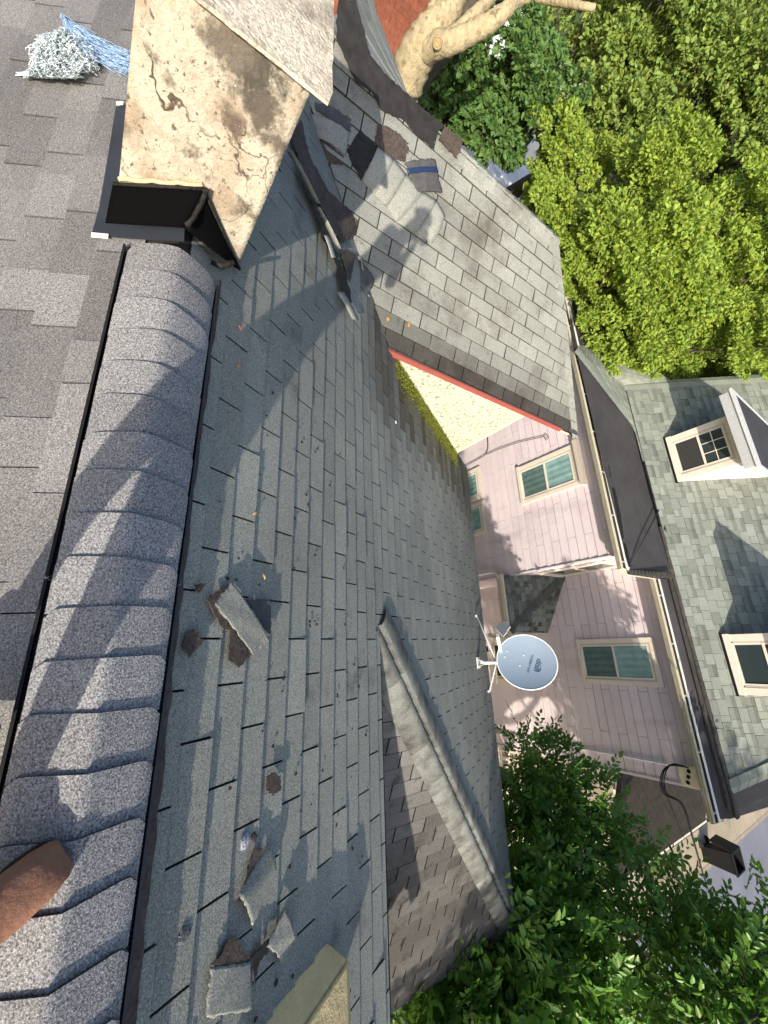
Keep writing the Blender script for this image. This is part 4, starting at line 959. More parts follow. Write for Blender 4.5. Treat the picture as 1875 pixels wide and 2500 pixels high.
# dormers
def dormer(x0, x1, z0, z1, y, style, left_ov=.24, right_ov=.40, zr=-1.52, yf=9.72):
    d_ = MB(); ym = lambda z: PM.y + (z - PM.z) / math.tan(TM)
    d_.prism([(x0 + .01, y + .02, z0 - .05), (x0 + .01, y + .02, zr), (x0 + .01, ym(zr) + .1, zr)], (x1 - x0 - .02, 0, 0))
    dm = d_.build('dormer', M['pink'], nb_)
    window(lambda u, z, o: Vector((u, y - .0 - o, z)), x0, x1, z0, z1, style=style, casing=.13, parent=dm)
    m2 = MB(); m2.bx(x0 - left_ov, x1 + right_ov, yf, yf + .16, zr - .02, zr + .03); m2.bx(x0 - left_ov, x0 - left_ov + .08, yf + .16, ym(zr) + .2, zr - .02, zr + .03); m2.bx(x1 + right_ov - .08, x1 + right_ov, yf + .16, ym(zr) + .2, zr - .02, zr + .03)
    m2.bx(x0 - left_ov + .05, x1 + right_ov - .05, yf + .03, y + .05, zr - .20, zr - .021, .8); m2.build('dormer_cornice', M['galv'], dm)
    m2 = MB(); m2.bx(x0 - left_ov + .08, x1 + right_ov - .08, yf + .16, ym(zr) + .15, zr - .02, zr + .022); m2.build('dormer_roof', M['memb'], dm)
    m2 = MB(); m2.bx(x0 - .03, x1 + .03, y - .05, y + .03, z0 - .05, z0 - .002); m2.build('dormer_base_flashing', M['black'], dm); return dm
dormer(-4.43, -3.34, -2.99, -1.77, 10.44, 'grid')
dormer(.0, 1.10, -2.99, -1.77, 10.44, 'dark', .3, .4)
mb = MB(); c = HY(1845, 890, 15.0); mb.bx(c.x - .8, c.x + .6, 14.2, 15.5, c.z - .5, c.z - .12, .6); mb.bx(c.x - .95, c.x + .7, 14.0, 15.6, c.z - .12, c.z); mb.build('rear_dormer', M['galv'], up_roof)
# small hip-roofed porch at the inner corner
pz = -6.62; pe = Vector((-.24, 8.47, pz)); pr = Vector((-.20, 9.99, pz)); pt = HY(1381, 1407, 9.99); pl_ = Vector((-1.64, 8.47, pz))
mb = MB(); ptop = Vector((-1.62, 9.99, pt.z)); nP = (pl_ - pe).cross(ptop - pe).normalized(); nP = nP if nP.z > 0 else -nP
vP = XU.cross(nP).normalized(); vP = vP if vP.z < 0 else -vP; Lp = (pl_ - ptop).dot(vP); us = (ptop - pe).dot(XU)
laminated(mb, ptop, XU, vP, nP, [(-.0, 0), ((pe - ptop).dot(XU), (pe - ptop).dot(vP)), (-.02, Lp)], .12, .12, .2, .010, (.45, .6, .75, .9), rnd=random.Random(4))
nQ = (pr - pe).cross(ptop - pe).normalized(); nQ = nQ if nQ.z > 0 else -nQ; vQ = YU.cross(nQ).normalized(); vQ = vQ if vQ.z < 0 else -vQ
laminated(mb, ptop, YU, vQ, nQ, [(0, 0), ((pr - ptop).dot(YU), (pr - ptop).dot(vQ)), ((pe - ptop).dot(YU), (pe - ptop).dot(vQ))], .12, .10, .2, .012, (.3, .5, .75, .9), rnd=random.Random(5))
pp = mb.build('porch_roof', M['nlam'], nb_)
mb = MB(); upp = (nP + nQ).normalized(); hh = (pe - ptop); a = nP.cross(hh).normalized(); a = a if a.z < 0 else -a; b = nQ.cross(hh).normalized(); b = b if b.z < 0 else -b
caps(mb, ptop + upp * .015, pe + upp * .015, upp, a, b, .12, .15, .008, rnd=random.Random(6), var=.08, col=.42); mb.build('porch_hip_cap', M['nlam'], pp)
mb = MB(); slab(mb, [pl_, pe, ptop], nP, .04); slab(mb, [pe, pr, ptop], nQ, .04); mb.bx(-1.62, -.35, 8.6, 10, pz - .35, pz - .08); mb.build('porch_frame', M['pink'], pp)
mb = MB(); mb.bx(-1.66, -.20, 8.40, 8.46, pz - .09, pz - .0); mb.bx(-.19, -.13, 8.40, 9.98, pz - .07, pz - .0)
for k in range(5): mb.bx(-.26, -.14, 8.6 + k * .3, 8.615 + k * .3, pz + .002, pz + .01)
mb.build('porch_gutter', M['cream'], pp)
mb = MB(); R2 = lambda x, y: (1130 + x * .2411, 1080 + y * .2411)
ds = [HY(*R2(390, 1375), 8.45), HY(*R2(360, 1365), 8.47), HY(*R2(330, 1325), 8.50), HY(*R2(300, 1315), 8.50), HY(*R2(140, 1345), 8.50), HY(*R2(-60, 1385), 8.5)]
mb.tube(ds, .035, 10); mb.build('downspout', M['white'], nb_)
# conduit, meter plate and cables
RR = lambda x, y: (1200 + x * .3617, 1550 + y * .3617)
mb = MB(); cd = [HY(*RR(35, 665), 9.93), HY(*RR(430, 742), 9.93), HY(*RR(930, 830), 9.93), HY(*RR(1310, 900), 9.93)]; cd = [Vector((2.44, 9.95, z)) for z in (GZ, -6, -4.35)]
mb.tube(cd, .022, 8)
for z in (-8.2, -7.2, -6.2, -5.2): mb.bx(2.40, 2.48, 9.93, 9.985, z, z + .03)
mb.build('conduit', M['pinkc'] if 'pinkc' in M else M['galv'], nb_)
mb = MB(); mb.bx(2.40, 2.74, 9.90, 9.98, -4.16, -3.78); mp_ = mb.build('cable_plate', M['cream'], nb_)
mb = MB()
for k in range(3): mb.tube([(2.47 + k * .0, 9.90, -4.33 + k * .0)] * 0 or [(2.48 + .10 * k, 9.89, -3.98 - .03 * k), (2.48 + .10 * k, 9.93, -3.98 - .03 * k)], .035, 12)
mb.build('cable_knockout', M['black'], mp_)
cab = thing('power_cable', (2.55, 9.8, -4.1), 'black service cables looping from the corner of the mauve house out over the pavement', 'cable')
s5 = lambda x, y: (1150 + x * .437, 1750 + y * .437)
for j, (dx, rad) in enumerate(((0, .012), (6, .010), (-5, .008))):
    pth = [(1215, 285, 9.88), (1110 + dx * 2, 270 - dx, 9.6), (1068 + dx * 2, 340, 9.5), (1085 + dx * 2, 430, 9.6), (1180 + dx, 492, 9.9), (1235 + dx * .5, 665, 11.3), (1300 + dx * .3, 890, 13.0), (1360, 1060, 14.6), (1410, 1180, 16), (1480, 1330, 18)]
    mb = MB(); pts = [HD(*s5(x, y), 1) for x, y, d in pth]; pts = [p * (d / p.y) if False else p * d * 1.08 for p, (x, y, d) in zip(pts, pth)]
    # smooth
    sm = []
    for i in range(len(pts) - 1):
        p0, p1, p2, p3 = pts[max(i - 1, 0)], pts[i], pts[i + 1], pts[min(i + 2, len(pts) - 1)]
        for k in range(6):
            t = k / 6; sm.append(.5 * ((2 * p1) + (p2 - p0) * t + (2 * p0 - 5 * p1 + 4 * p2 - p3) * t * t + (3 * p1 - p0 - 3 * p2 + p3) * t ** 3))
    mb.tube(sm, rad, 6); mb.build('cable', M['black'], cab)
mb = MB(); w_ = [HY(*R2(240, 125), 8.6), HY(*R2(350, 75), 8.6), HY(*R2(560, 0), 8.6), HY(1327, 1066, 8.6), HY(1334, 1060, 8.6), HY(1340, 1068, 8.6), HY(1333, 1075, 8.6), HY(1328, 1066, 8.6)]
mb.tube(w_, .008, 6); mb.tube([HY(*R2(250, -60), 8.6), HY(*R2(255, 60), 8.6), HY(*R2(232, 125), 8.6), HY(*R2(150, 175), 8.6), HY(*R2(10, 250), 8.6)], .009, 6); mb.build('wall_cable', M['black'], nb_)
# side porch roof of the neighbour with brick-pattern shingles
mb = MB(); pq = [Vector((2.80, 10.9, -5.75)), Vector((5.58, 10.9, -6.7)), Vector((5.58, 17, -6.7)), Vector((2.80, 17, -5.75))]
sn = math.hypot(2.78, .95); VQ = Vector((2.78, 0, -.95)) / sn; NQ = Vector((.95, 0, 2.78)) / sn
shingle(mb, pq[0], YU, VQ, NQ, [(0, 0), (6.1, 0), (6.1, sn), (0, sn)], .14, .32, 0, 0, .010, .012, var=.12, rnd=random.Random(8)); sp = mb.build('side_porch_roof', M['brownsh'] if 'brownsh' in M else M['tarry'], nb_)
mb = MB(); slab(mb, pq, NQ, .08); mb.build('side_porch_deck', M['felt'], sp)
mb = MB(); mb.bx(5.585, 5.64, 10.85, 17.05, -6.80, -6.68); mb.build('side_porch_edge', M['cream'], sp)
mb = MB(); 
for y in (11.1, 14, 16.8): mb = MB(); mb.bx(5.3, 5.42, y, y + .12, GZ, -6.82); mb.build('side_porch_post', M['cream'], nb_)
# patio things between the two houses
pd = MB()
for i in range(16): pd.bx(2.85 + i * .145, 2.985 + i * .145, 7.2, 10.6, -8.95, -8.90, random.uniform(.85, 1.1))
for x in (2.9, 5.0):
    for y in (7.3, 10.4): pd.bx(x, x + .1, y, y + .1, GZ, -8.95)
tag(pd.build('patio_deck', M['deck'], None, (3.9, 8.9, GZ)), 'low tan board deck half hidden under leaves beside the mauve house', 'deck')
rl = MB()
for k in range(4): rl.bar(HZ(*s5(165 + k * 45, 170 + k * 8), -8.2), HZ(*s5(172 + k * 45, 300 + k * 2), -8.2), .05, .04)
for k in range(3): rl.bar(HZ(*s5(145, 185 + k * 45), -8.2), HZ(*s5(335, 215 + k * 45), -8.2), .05, .04, (0, .3, 1))
q_ = HZ(*s5(240, 240), -8.2); rl.bx(q_.x - .03, q_.x + .03, q_.y - .03, q_.y + .03, -8.9, -8.2)
tag(rl.build('lattice_frame', M['cream'], None, q_), 'tan timber lattice frame at the corner of the mauve house', 'lattice')
chp = HZ(*s5(240, 440), -8.45)
chr_ = thing('garden_chair', Vector((chp.x, chp.y, -8.9)), 'garden chair with black and white striped cushion on the low deck', 'chair')
mb = MB()
for i in range(9): mb.bx(chp.x - .26 + i * .058, chp.x - .26 + (i + 1) * .058, chp.y - .25, chp.y + .25, -8.50, -8.42, .06 if i % 2 else 1)
mb.build('seat', M['white'], chr_)
mb = MB()
for i in range(9): mb.prism([(chp.x - .26 + i * .058, chp.y + .25, -8.45), (chp.x - .26 + (i + 1) * .058, chp.y + .25, -8.45), (chp.x - .26 + (i + 1) * .058, chp.y + .36, -7.98), (chp.x - .26 + i * .058, chp.y + .36, -7.98)], (0, .04, 0), .06 if i % 2 else 1)
mb.build('backrest', M['white'], chr_)
for sx in (-1, 1):
    for sy_ in (-1, 1): mb = MB(); mb.tube([(chp.x + sx * .24, chp.y + sy_ * .23, -8.9), (chp.x + sx * .24, chp.y + sy_ * .23, -8.5)], .014, 6); mb.build('leg', M['black'], chr_)
tp = HZ(*s5(195, 330), -8.3); tb = thing('patio_table', Vector((tp.x, tp.y, -8.9)), 'small round black metal patio table beside the striped chair', 'table')
mb = MB(); mb.tube([tp + Vector((0, 0, -.012)), tp], .27, 24); mb.build('table_top', M['black'], tb)
mb = MB(); mb.tube([(tp.x, tp.y, -8.9), (tp.x, tp.y, -8.31)], .02, 8); mb.build('table_leg', M['black'], tb)
mb = MB(); rr = random.Random(3)
for i in range(1400):
    q = HZ(*s5(rr.gauss(1020, 34), rr.gauss(812, 34) - 0), GZ + .12); a_ = rr.uniform(0, 6.28); h_ = rr.uniform(.06, .28); d_ = Vector((math.cos(a_), math.sin(a_), 0))
    mb.add([q, q + Vector((-d_.y, d_.x, 0)) * .018, q + d_ * h_ * .5 + Vector((0, 0, h_))], [(0, 1, 2)], rr.uniform(.6, 1.5))
tag(mb.build('weeds', M['leafm'], None), kind='stuff')
# wheeled bin
bp_ = Vector((8.75, 23.0, GZ)); bn = thing('wheeled_bin', bp_, 'black wheeled rubbish bin with open lid at the road edge', 'bin')
mb = MB(); a_ = [Vector((sx * .34, sy_ * .40, 0)) for sx, sy_ in ((-1, -1), (1, -1), (1, 1), (-1, 1))]
vs = [bp_ + v * .78 + Vector((0, 0, .16)) for v in a_] + [bp_ + v * 1.05 + Vector((0, 0, 1.25)) for v in a_] + [bp_ + v * 1.15 + Vector((0, 0, 1.25)) for v in a_] + [bp_ + v * 1.15 + Vector((0, 0, 1.31)) for v in a_] + [bp_ + v * .98 + Vector((0, 0, 1.31)) for v in a_] + [bp_ + v * .75 + Vector((0, 0, .3)) for v in a_]
fs = [(3, 2, 1, 0)]
for l in range(5): fs += [(l * 4 + k, l * 4 + (k + 1) % 4, l * 4 + 4 + (k + 1) % 4, l * 4 + 4 + k) for k in range(4)]
fs.append((20, 21, 22, 23)); mb.add(vs, fs, 1); mb.build('body', M['black'], bn)
mb = MB(); mb.prism([bp_ + Vector((-.42, -.44, 1.3)), bp_ + Vector((-.42, .44, 1.3)), bp_ + Vector((-.62, .44, .55)), bp_ + Vector((-.62, -.44, .55))], (.03, 0, .01)); mb.build('lid', M['black'], bn)
for sy_ in (-1, 1): mb = MB(); mb.tube([bp_ + Vector((-.34, sy_ * .33, .14)), bp_ + Vector((-.34, sy_ * .39, .14))], .14, 16); mb.build('wheel', M['rubber'], bn)
# ================================================================== TREES
def leaf_mesh(name, C, D, Nn, L, W, mt, parent, seed=0, var=.22, fold=.18):
    """C centres, D tip directions, Nn normals : (n,3) arrays"""
    n = len(C); rg = np.random.default_rng(seed)
    D = D / np.linalg.norm(D, axis=1, keepdims=True); S_ = np.cross(D, Nn); S_ /= np.linalg.norm(S_, axis=1, keepdims=True) + 1e-9; Nn = np.cross(S_, D)
    L = L[:, None]; W = W[:, None]
    base = C - D * L * .5; tip = C + D * L * .5 - Nn * L * .10
    l1 = C - D * L * .12 + S_ * W * .5 + Nn * W * fold; r1 = C - D * L * .12 - S_ * W * .5 + Nn * W * fold
    l2 = C + D * L * .22 + S_ * W * .36 + Nn * W * fold * .4; r2 = C + D * L * .22 - S_ * W * .36 + Nn * W * fold * .4
    V = np.stack([base, r1, r2, tip, l2, l1], 1).reshape(-1, 3).astype(np.float32)
    idx = (np.arange(n) * 6)[:, None]
    F = np.concatenate([idx + np.array([[0, 1, 2, 3]]), idx + np.array([[0, 3, 4, 5]])], 1).reshape(-1).astype(np.int32)
    me = bpy.data.meshes.new(name); me.vertices.add(n * 6); me.vertices.foreach_set('co', V.ravel())
    me.loops.add(n * 8); me.loops.foreach_set('vertex_index', F); me.polygons.add(n * 2)
    me.polygons.foreach_set('loop_start', np.arange(0, n * 8, 4, dtype=np.int32)); me.update(calc_edges=True)
    c = 1 + rg.uniform(-var, var, n); h = rg.uniform(-.10, .16, n)
    colr = np.stack([c * (1 + h), c, c * (1 - h), np.ones(n)], 1); ca = me.color_attributes.new('Col', 'FLOAT_COLOR', 'CORNER'); ca.data.foreach_set('color', np.repeat(colr, 8, 0).astype(np.float32).ravel())
    me.materials.append(mt); o = bpy.data.objects.new(name, me); COL.objects.link(o)
    if parent is not None: o.parent = parent; o.location = -wloc(parent)
    return o
def clump_leaves(cl, dens, size, rg, up=.55, inner=.25):
    """cl: list of (centre, radius). leaves on sub-clumps over each clump's shell"""
    Cs, Ds, Ns = [], [], []
    for c, r in cl:
        c = np.array(c); r = np.array(r if hasattr(r, '__len__') else (r, r, r)); ns = max(7, int(20 * np.mean(r) ** 1.3 + 6))
        sd = rg.normal(size=(ns, 3)); sd /= np.linalg.norm(sd, axis=1, keepdims=True); sd[:, 2] = np.where(rg.random(ns) < .7, np.abs(sd[:, 2]), sd[:, 2])
        sc = c + sd * r * rg.uniform(.55, 1.0, (ns, 1)); sr = np.clip(np.mean(r) * rg.uniform(.17, .40, ns), .13, None)
        nl = int(dens * 4 * math.pi * np.mean(r) ** 2 / ns)
        for k in range(ns):
            m = max(4, int(nl * (sr[k] / (np.mean(r) * .28)) ** 2)); d = rg.normal(size=(m, 3)); d /= np.linalg.norm(d, axis=1, keepdims=True)
            q = sc[k] + d * sr[k] * (rg.uniform(.35, 1.0, (m, 1)) ** .6) * np.array([1.2, 1.2, .55])
            Cs.append(q); o_ = d * .8 + sd[k] * .6 + rg.normal(size=(m, 3)) * .45; o_[:, 2] -= .25; Ds.append(o_)
            nn = d * .7 + sd[k] * .5 + rg.normal(size=(m, 3)) * .38; nn[:, 2] += up; Ns.append(nn)
    return np.concatenate(Cs), np.concatenate(Ds), np.concatenate(Ns)
def scatter(cl, k, seed):
    rr = random.Random(seed); out = []
    for c, r in cl:
        for i in range(k):
            d = Vector((rr.gauss(0, 1), rr.gauss(0, 1), rr.gauss(0, 1))).normalized() * r * rr.uniform(.35, .85); out.append((tuple(Vector(c) + d), r * rr.uniform(.33, .66)))
    return out
def limb(mb, a, b, r0, r1, rr, n=6, wob=.12, sag=0):
    a, b = Vector(a), Vector(b); L = (b - a).length; pts = []
    ph = rr.uniform(0, 6)
    for i in range(n + 1):
        t = i / n; p = a.lerp(b, t); w_ = wob * L * math.sin(math.pi * t)
        pts.append(p + Vector((math.sin(ph + t * 4) * w_ * .5, math.cos(ph + t * 5) * w_ * .5, sag * math.sin(math.pi * t) * L)))
    mb.tube(pts, [r0 + (r1 - r0) * (i / n) for i in range(n + 1)], 8)
    return pts
def tree(name, base, fork, tr, clumps, dens, size, mt, bark, label, seed, group=None, twigs=True, cat='tree'):
    t = thing(name, base, label, cat, group); rg = np.random.default_rng(seed); rr = random.Random(seed)
    mb = MB(); limb(mb, base, fork, tr, tr * .7, rr, 8, .03)
    for ci, (c, r) in enumerate(clumps):
        limb(mb, fork, c, tr * .30, tr * .05, rr, 8, .12)
        rm_ = r if not hasattr(r, '__len__') else sum(r) / 3
        for k in range((4 if len(clumps) < 30 else 1) if twigs else 0):
            d = Vector((rr.gauss(0, 1), rr.gauss(0, 1), abs(rr.gauss(0, .7)))).normalized() * rm_ * .95; limb(mb, Vector(c) - d * .2, Vector(c) + d, tr * .09, tr * .02, rr, 4, .15)
    mb.build('trunk', bark, t)
    C, D, N_ = clump_leaves(clumps, dens, size, rg); n = len(C)
    L = size * rg.uniform(.5, 1.4, n); leaf_mesh('crown', C, D, N_, L, L * rg.uniform(.5, .72, n), mt, t, seed)
    return n
tot = 0
# --- bright maple beyond the wing
def CP(x, y, d, r): return (tuple(HD(x, y, d)), r)
brc = [CP(1330, 500, 12, 1.0), CP(1420, 560, 12.5, 1.5), CP(1400, 700, 11.5, 1.3), CP(1480, 650, 12, 1.5), CP(1560, 560, 13, 1.7), CP(1650, 650, 13, 1.8), CP(1560, 760, 12.5, 1.5), CP(1480, 820, 12.3, 1.1),
       CP(1680, 820, 13.5, 1.6), CP(1750, 720, 14, 1.9), CP(1820, 560, 15, 2.0), CP(1840, 820, 15, 1.6), CP(1700, 520, 14, 1.7), CP(1560, 880, 13.4, 1.1), CP(1400, 430, 13.5, 1.3), CP(1310, 560, 12.5, .8), CP(1640, 900, 14.5, 1.2), CP(1760, 880, 15.5, 1.2)]
brc = scatter(brc, 5, 1)
tot += tree('leafy_tree', (-9.5, 12, GZ), (-9.0, 10.8, -5.5), .26, brc, 330, .086, M['leafb'], M['dbark'], 'bright yellow-green leafy tree filling the space beyond the wing roof', 51)
# --- darker maple in front of it, near the bare trunk
dm = [CP(1130, 120, 14, 1.0), CP(1190, 200, 13.5, 1.3), CP(1120, 250, 13.5, .9), CP(1220, 290, 13.5, 1.2), CP(1180, 330, 13, .9), CP(1290, 230, 14, 1.2), CP(1260, 130, 14.5, 1.2), CP(1130, 50, 15, .8)]
dm = scatter(dm, 5, 2)
tot += tree('maple_tree', (-15, 4.5, GZ), (-13.6, 4.9, -5.2), .22, dm, 190, .125, M['leafd'], M['dbark'], 'dense dark green maple right beside the bare pale trunk', 52)
# --- tall dark trees at the top of the photo
ud = [CP(1390, 230, 17, 1.6), CP(1480, 330, 17, 1.9), CP(1560, 200, 18, 2.2), CP(1500, 80, 19, 2.0), CP(1640, 330, 18, 2.2), CP(1690, 120, 19, 2.4), CP(1420, 60, 20, 1.3), CP(1600, 20, 20, 1.8)]
ud = scatter(ud, 4, 3)
tot += tree('dark_tree', (-19, 11, GZ), (-16, 11, -4), .34, ud, 120, .125, M['leafm'], M['dbark'], 'large mid-green tree hanging over the white house, left of the bright tree', 53)
ud2 = [CP(1790, 60, 19, 2.2), CP(1850, 250, 19, 2.4), CP(1780, 350, 18.5, 2.0), CP(1860, 420, 18, 1.8), CP(1720, 430, 18, 1.5), CP(1790, 180, 19, 2.2)]
ud2 = scatter(ud2, 4, 4)
tot += tree('dark_tree', (-17, 17, GZ), (-15.5, 15, -3), .34, ud2, 120, .125, M['leafm'], M['dbark'], 'tall mid-green tree at the far upper right edge of the photo, behind the bright tree', 54)
# --- far trees
ORD = 'first second third fourth fifth sixth seventh eighth ninth tenth eleventh'.split()
far = sorted([((-46, 26, -2), 7), ((-40, 40, -1), 8), ((-30, 52, -1), 8), ((-60, 14, -2), 7), ((-16, 58, -2), 8), ((-4, 62, -3), 7), ((-52, 50, 2), 9), ((-34, 24, -2), 4.5), ((-22, 36, -3), 5), ((-48, 33, 6), 7), ((-36, 46, 7), 8)], key=lambda a: a[0][1] / -a[0][0] if a[0][0] < 0 else 99)
for i, (c, r) in enumerate(far):
    cc = [((c[0] + random.uniform(-r, r) * .5, c[1] + random.uniform(-r, r) * .5, c[2] + random.uniform(-.4, .4) * r), r * random.uniform(.45, .65)) for k in range(5)]
    tot += tree('far_tree', (c[0], c[1], GZ), (c[0], c[1], c[2] - r * .4), .4, cc, 7, .62, M['leafm'], M['dbark'], 'distant green tree, %s of the far row from the top of the photo' % ORD[i], 60 + i, 'far trees behind the nearer crowns', False)
# --- bare pale trunk
bt = thing('bare_tree', HD(985, 262, 9.6) * 1.0, 'thick pale trunk with bare forked limbs rising just beyond the wing ridge', 'tree'); bt.location.z = GZ
mb = MB(); s5z = lambda x, y: (860 + .3255 * x, .3255 * y)
def br(pts, mb=mb, seg=14):
    P_ = [HD(*s5z(x, y), d) for x, y, d, r in pts]; sm = []; rd = []
    for i in range(len(P_) - 1):
        p0, p1, p2, p3 = P_[max(i - 1, 0)], P_[i], P_[i + 1], P_[min(i + 2, len(P_) - 1)]
        for k in range(5):
            t = k / 5; sm.append(.5 * ((2 * p1) + (p2 - p0) * t + (2 * p0 - 5 * p1 + 4 * p2 - p3) * t * t + (3 * p1 - p0 - 3 * p2 + p3) * t ** 3)); rd.append((pts[i][3] * (1 - t) + pts[i + 1][3] * t) * (1 + .06 * math.sin(i * 5 + k * 2.1)))
    sm.append(P_[-1]); rd.append(pts[-1][3]); mb.tube(sm, rd, seg)
d0 = HD(*s5z(395, 640), 9.8)
mb.tube([Vector((d0.x - .35, d0.y - .1, GZ)), Vector((d0.x - .15, d0.y, -5)), d0], [.50, .42, .30], 14)
br([(395, 640, 9.8, .30), (470, 440, 9.7, .29), (560, 290, 9.6, .27), (640, 180, 9.6, .22), (740, 60, 9.7, .17), (800, -60, 9.9, .14)])
br([(500, 400, 9.7, .20), (620, 340, 9.4, .17), (760, 310, 9.2, .145), (900, 240, 9.2, .135), (1040, 165, 9.2, .12), (1150, 80, 9.3, .10), (1220, 10, 9.5, .09), (1330, -30, 9.7, .07)])
br([(700, 290, 9.3, .10), (790, 230, 9.3, .09), (900, 120, 9.4, .085), (1000, 30, 9.6, .08), (1080, -50, 9.8, .06)])
br([(565, 180, 9.6, .07), (590, 80, 9.6, .065), (612, -30, 9.7, .05)]); br([(620, 130, 9.6, .05), (650, 50, 9.6, .045), (670, -30, 9.7, .04)])
br([(1380, -20, 10.5, .06), (1500, 5, 10.3, .055), (1640, 30, 10.0, .05), (1760, 50, 9.8, .045), (1820, 56, 9.8, .04)])
mb.build('trunk', M['bark'], bt)
mb2 = MB(); br([(450, 720, 10.4, .16), (540, 560, 10.6, .17), (640, 440, 10.8, .16), (760, 300, 11.2, .15), (860, 120, 11.4, .14), (900, -40, 11.6, .12)], mb2); mb2.build('darker_limb', M['dbark'], bt)  # second limb behind, in the darker bark
mb3 = MB(); kn = HD(*s5z(640, 320), 9.12); vd = kn.normalized(); k1 = vd.orthogonal().normalized(); k2 = vd.cross(k1)
mb3.tube([kn + vd * .12, kn], [.085, .075], 14, .9); mb3.tube([kn - vd * .004 + (k1 * math.cos(k * .45) + k2 * math.sin(k * .45)) * .062 for k in range(15)], .015, 6, .8, False); mb3.tube([kn + vd * .01, kn - vd * .008], .045, 12, (1.0, .75, .55)); mb3.build('pruning_scar', M['bark'], bt)
# --- near trees at the lower right, leaves set along shoots
def shoots(clumps, per, ll, rg, nl=13, slen=.55, upb=.5):
    Cs, Ds, Ns, st = [], [], [], []
    for c, r in clumps:
        c = np.array(c); m = int(per * r * r)
        for k in range(m):
            sd = rg.normal(size=3); sd /= np.linalg.norm(sd); sd[2] = abs(sd[2]) * (1 if rg.random() < .75 else -1)
            o = c + sd * r * rg.uniform(.45, .95); d = sd * .75 + rg.normal(size=3) * .35 + np.array([-.05, 0, upb]); d /= np.linalg.norm(d)
            l = slen * rg.uniform(.5, 1.2); sag = rg.uniform(.05, .3); side = np.cross(d, rg.normal(size=3)); side /= np.linalg.norm(side)
            upn = np.cross(side, d); 
            if upn[2] < 0: upn = -upn
            t = (np.arange(nl) + .6) / nl; pos = o + d * (t * l)[:, None] - np.array([0, 0, 1]) * (sag * l * t ** 2)[:, None]
            sg = np.where(np.arange(nl) % 2 == 0, 1, -1)[:, None]; dd = d * .75 + side * sg * .9 + rg.normal(size=(nl, 3)) * .22 - np.array([0, 0, .15]); dd[-1] = d
            dn = dd / np.linalg.norm(dd, axis=1, keepdims=True)
            Cs.append(pos + dn * ll * .5); Ds.append(dd); Ns.append(np.tile(upn, (nl, 1)) + rg.normal(size=(nl, 3)) * .25 + np.array([0, 0, .3])); st.append((o, o + d * l * .5 - np.array([0, 0, sag * l * .25]), o + d * l - np.array([0, 0, sag * l])))
    return np.concatenate(Cs), np.concatenate(Ds), np.concatenate(Ns), st
def near_tree(base, fork, tr, clumps, per, ll, label, seed, mt='leafn', slen=.55, group=None):
    global tot
    t = thing('ash_tree', base, label, 'tree', group); rg = np.random.default_rng(seed); rr = random.Random(seed); mb = MB(); limb(mb, base, fork, tr, tr * .7, rr, 8, .04)
    for c, r in clumps: limb(mb, fork, c, tr * .35, tr * .08, rr, 8, .10)
    C, D, N_, st = shoots(clumps, per, ll, rg, slen=slen)
    for a, b, c in st[::2]: mb.tube([tuple(a), tuple(b), tuple(c)], [.006, .004, .002], 3, 1, False)
    mb.build('trunk', M['dbark'], t); n = len(C); tot += n; L = ll * rg.uniform(.7, 1.2, n)
    leaf_mesh('crown', C, D, N_, L, L * rg.uniform(.42, .56, n), M[mt], t, seed, fold=.15)
tA = [CP(1240, 1900, 8.2, .5), CP(1340, 1980, 8.2, .5), CP(1250, 2150, 7.6, .6), CP(1290, 1850, 9.3, .55), CP(1360, 1860, 9.2, .45), CP(1300, 1960, 9, .75), CP(1410, 1960, 8.8, .6), CP(1460, 2040, 8.6, .3), CP(1270, 2080, 8.6, .75), CP(1380, 2080, 8.6, .7), CP(1300, 2180, 8.2, .75), CP(1370, 2230, 8, .6), CP(1430, 2140, 8.4, .3), CP(1255, 1980, 8.8, .5), CP(1500, 2000, 9, .2)]
near_tree((5.0, 6.3, GZ), (4.0, 6.4, -7.3), .16, tA, 175, .115, 'dark green leafy tree growing up between the two houses beside the mauve wall', 71, slen=.5)
tB = [CP(1290, 2240, 7.2, .5), CP(1200, 2360, 6.8, .6), CP(1050, 2400, 6.6, .5), CP(1400, 2470, 7.4, .5), CP(930, 2500, 6.6, .5), CP(1060, 2440, 7.4, .7), CP(1160, 2400, 7.4, .8), CP(1200, 2290, 7.8, .7), CP(1280, 2330, 7.8, .7), CP(1260, 2440, 7.4, .8), CP(1370, 2400, 7.8, .55), CP(1350, 2300, 8, .6), CP(1120, 2490, 7, .7), CP(1330, 2480, 7.6, .6), CP(1000, 2490, 6.8, .6)]
near_tree((6.2, 4.0, GZ), (5.2, 4.0, -6.8), .17, tB, 175, .125, 'glossy leafy tree below the drip edge of the hip-ended slope', 72, slen=.55)
tC = [CP(1600, 2420, 8.6, .7), CP(1700, 2400, 8.8, .7), CP(1660, 2300, 9.2, .55), CP(1560, 2320, 9, .4), CP(1620, 2200, 9.6, .35), CP(1580, 2130, 9.8, .3), CP(1760, 2330, 9, .45), CP(1790, 2450, 8.6, .6), CP(1860, 2400, 8.8, .5), CP(1520, 2440, 8.6, .4), CP(1860, 2240, 9.4, .35), CP(1480, 2480, 8.6, .28), CP(1440, 2230, 9, .25), CP(1530, 2120, 9.2, .3), CP(1690, 2210, 9.8, .3), CP(1850, 2480, 8.0, .6)]
near_tree((8.2, 7.6, GZ), (6.8, 7.4, -6.2), .17, tC, 185, .12, 'tree with upright leafy shoots in front of the road at the lower right corner', 73, slen=.65)
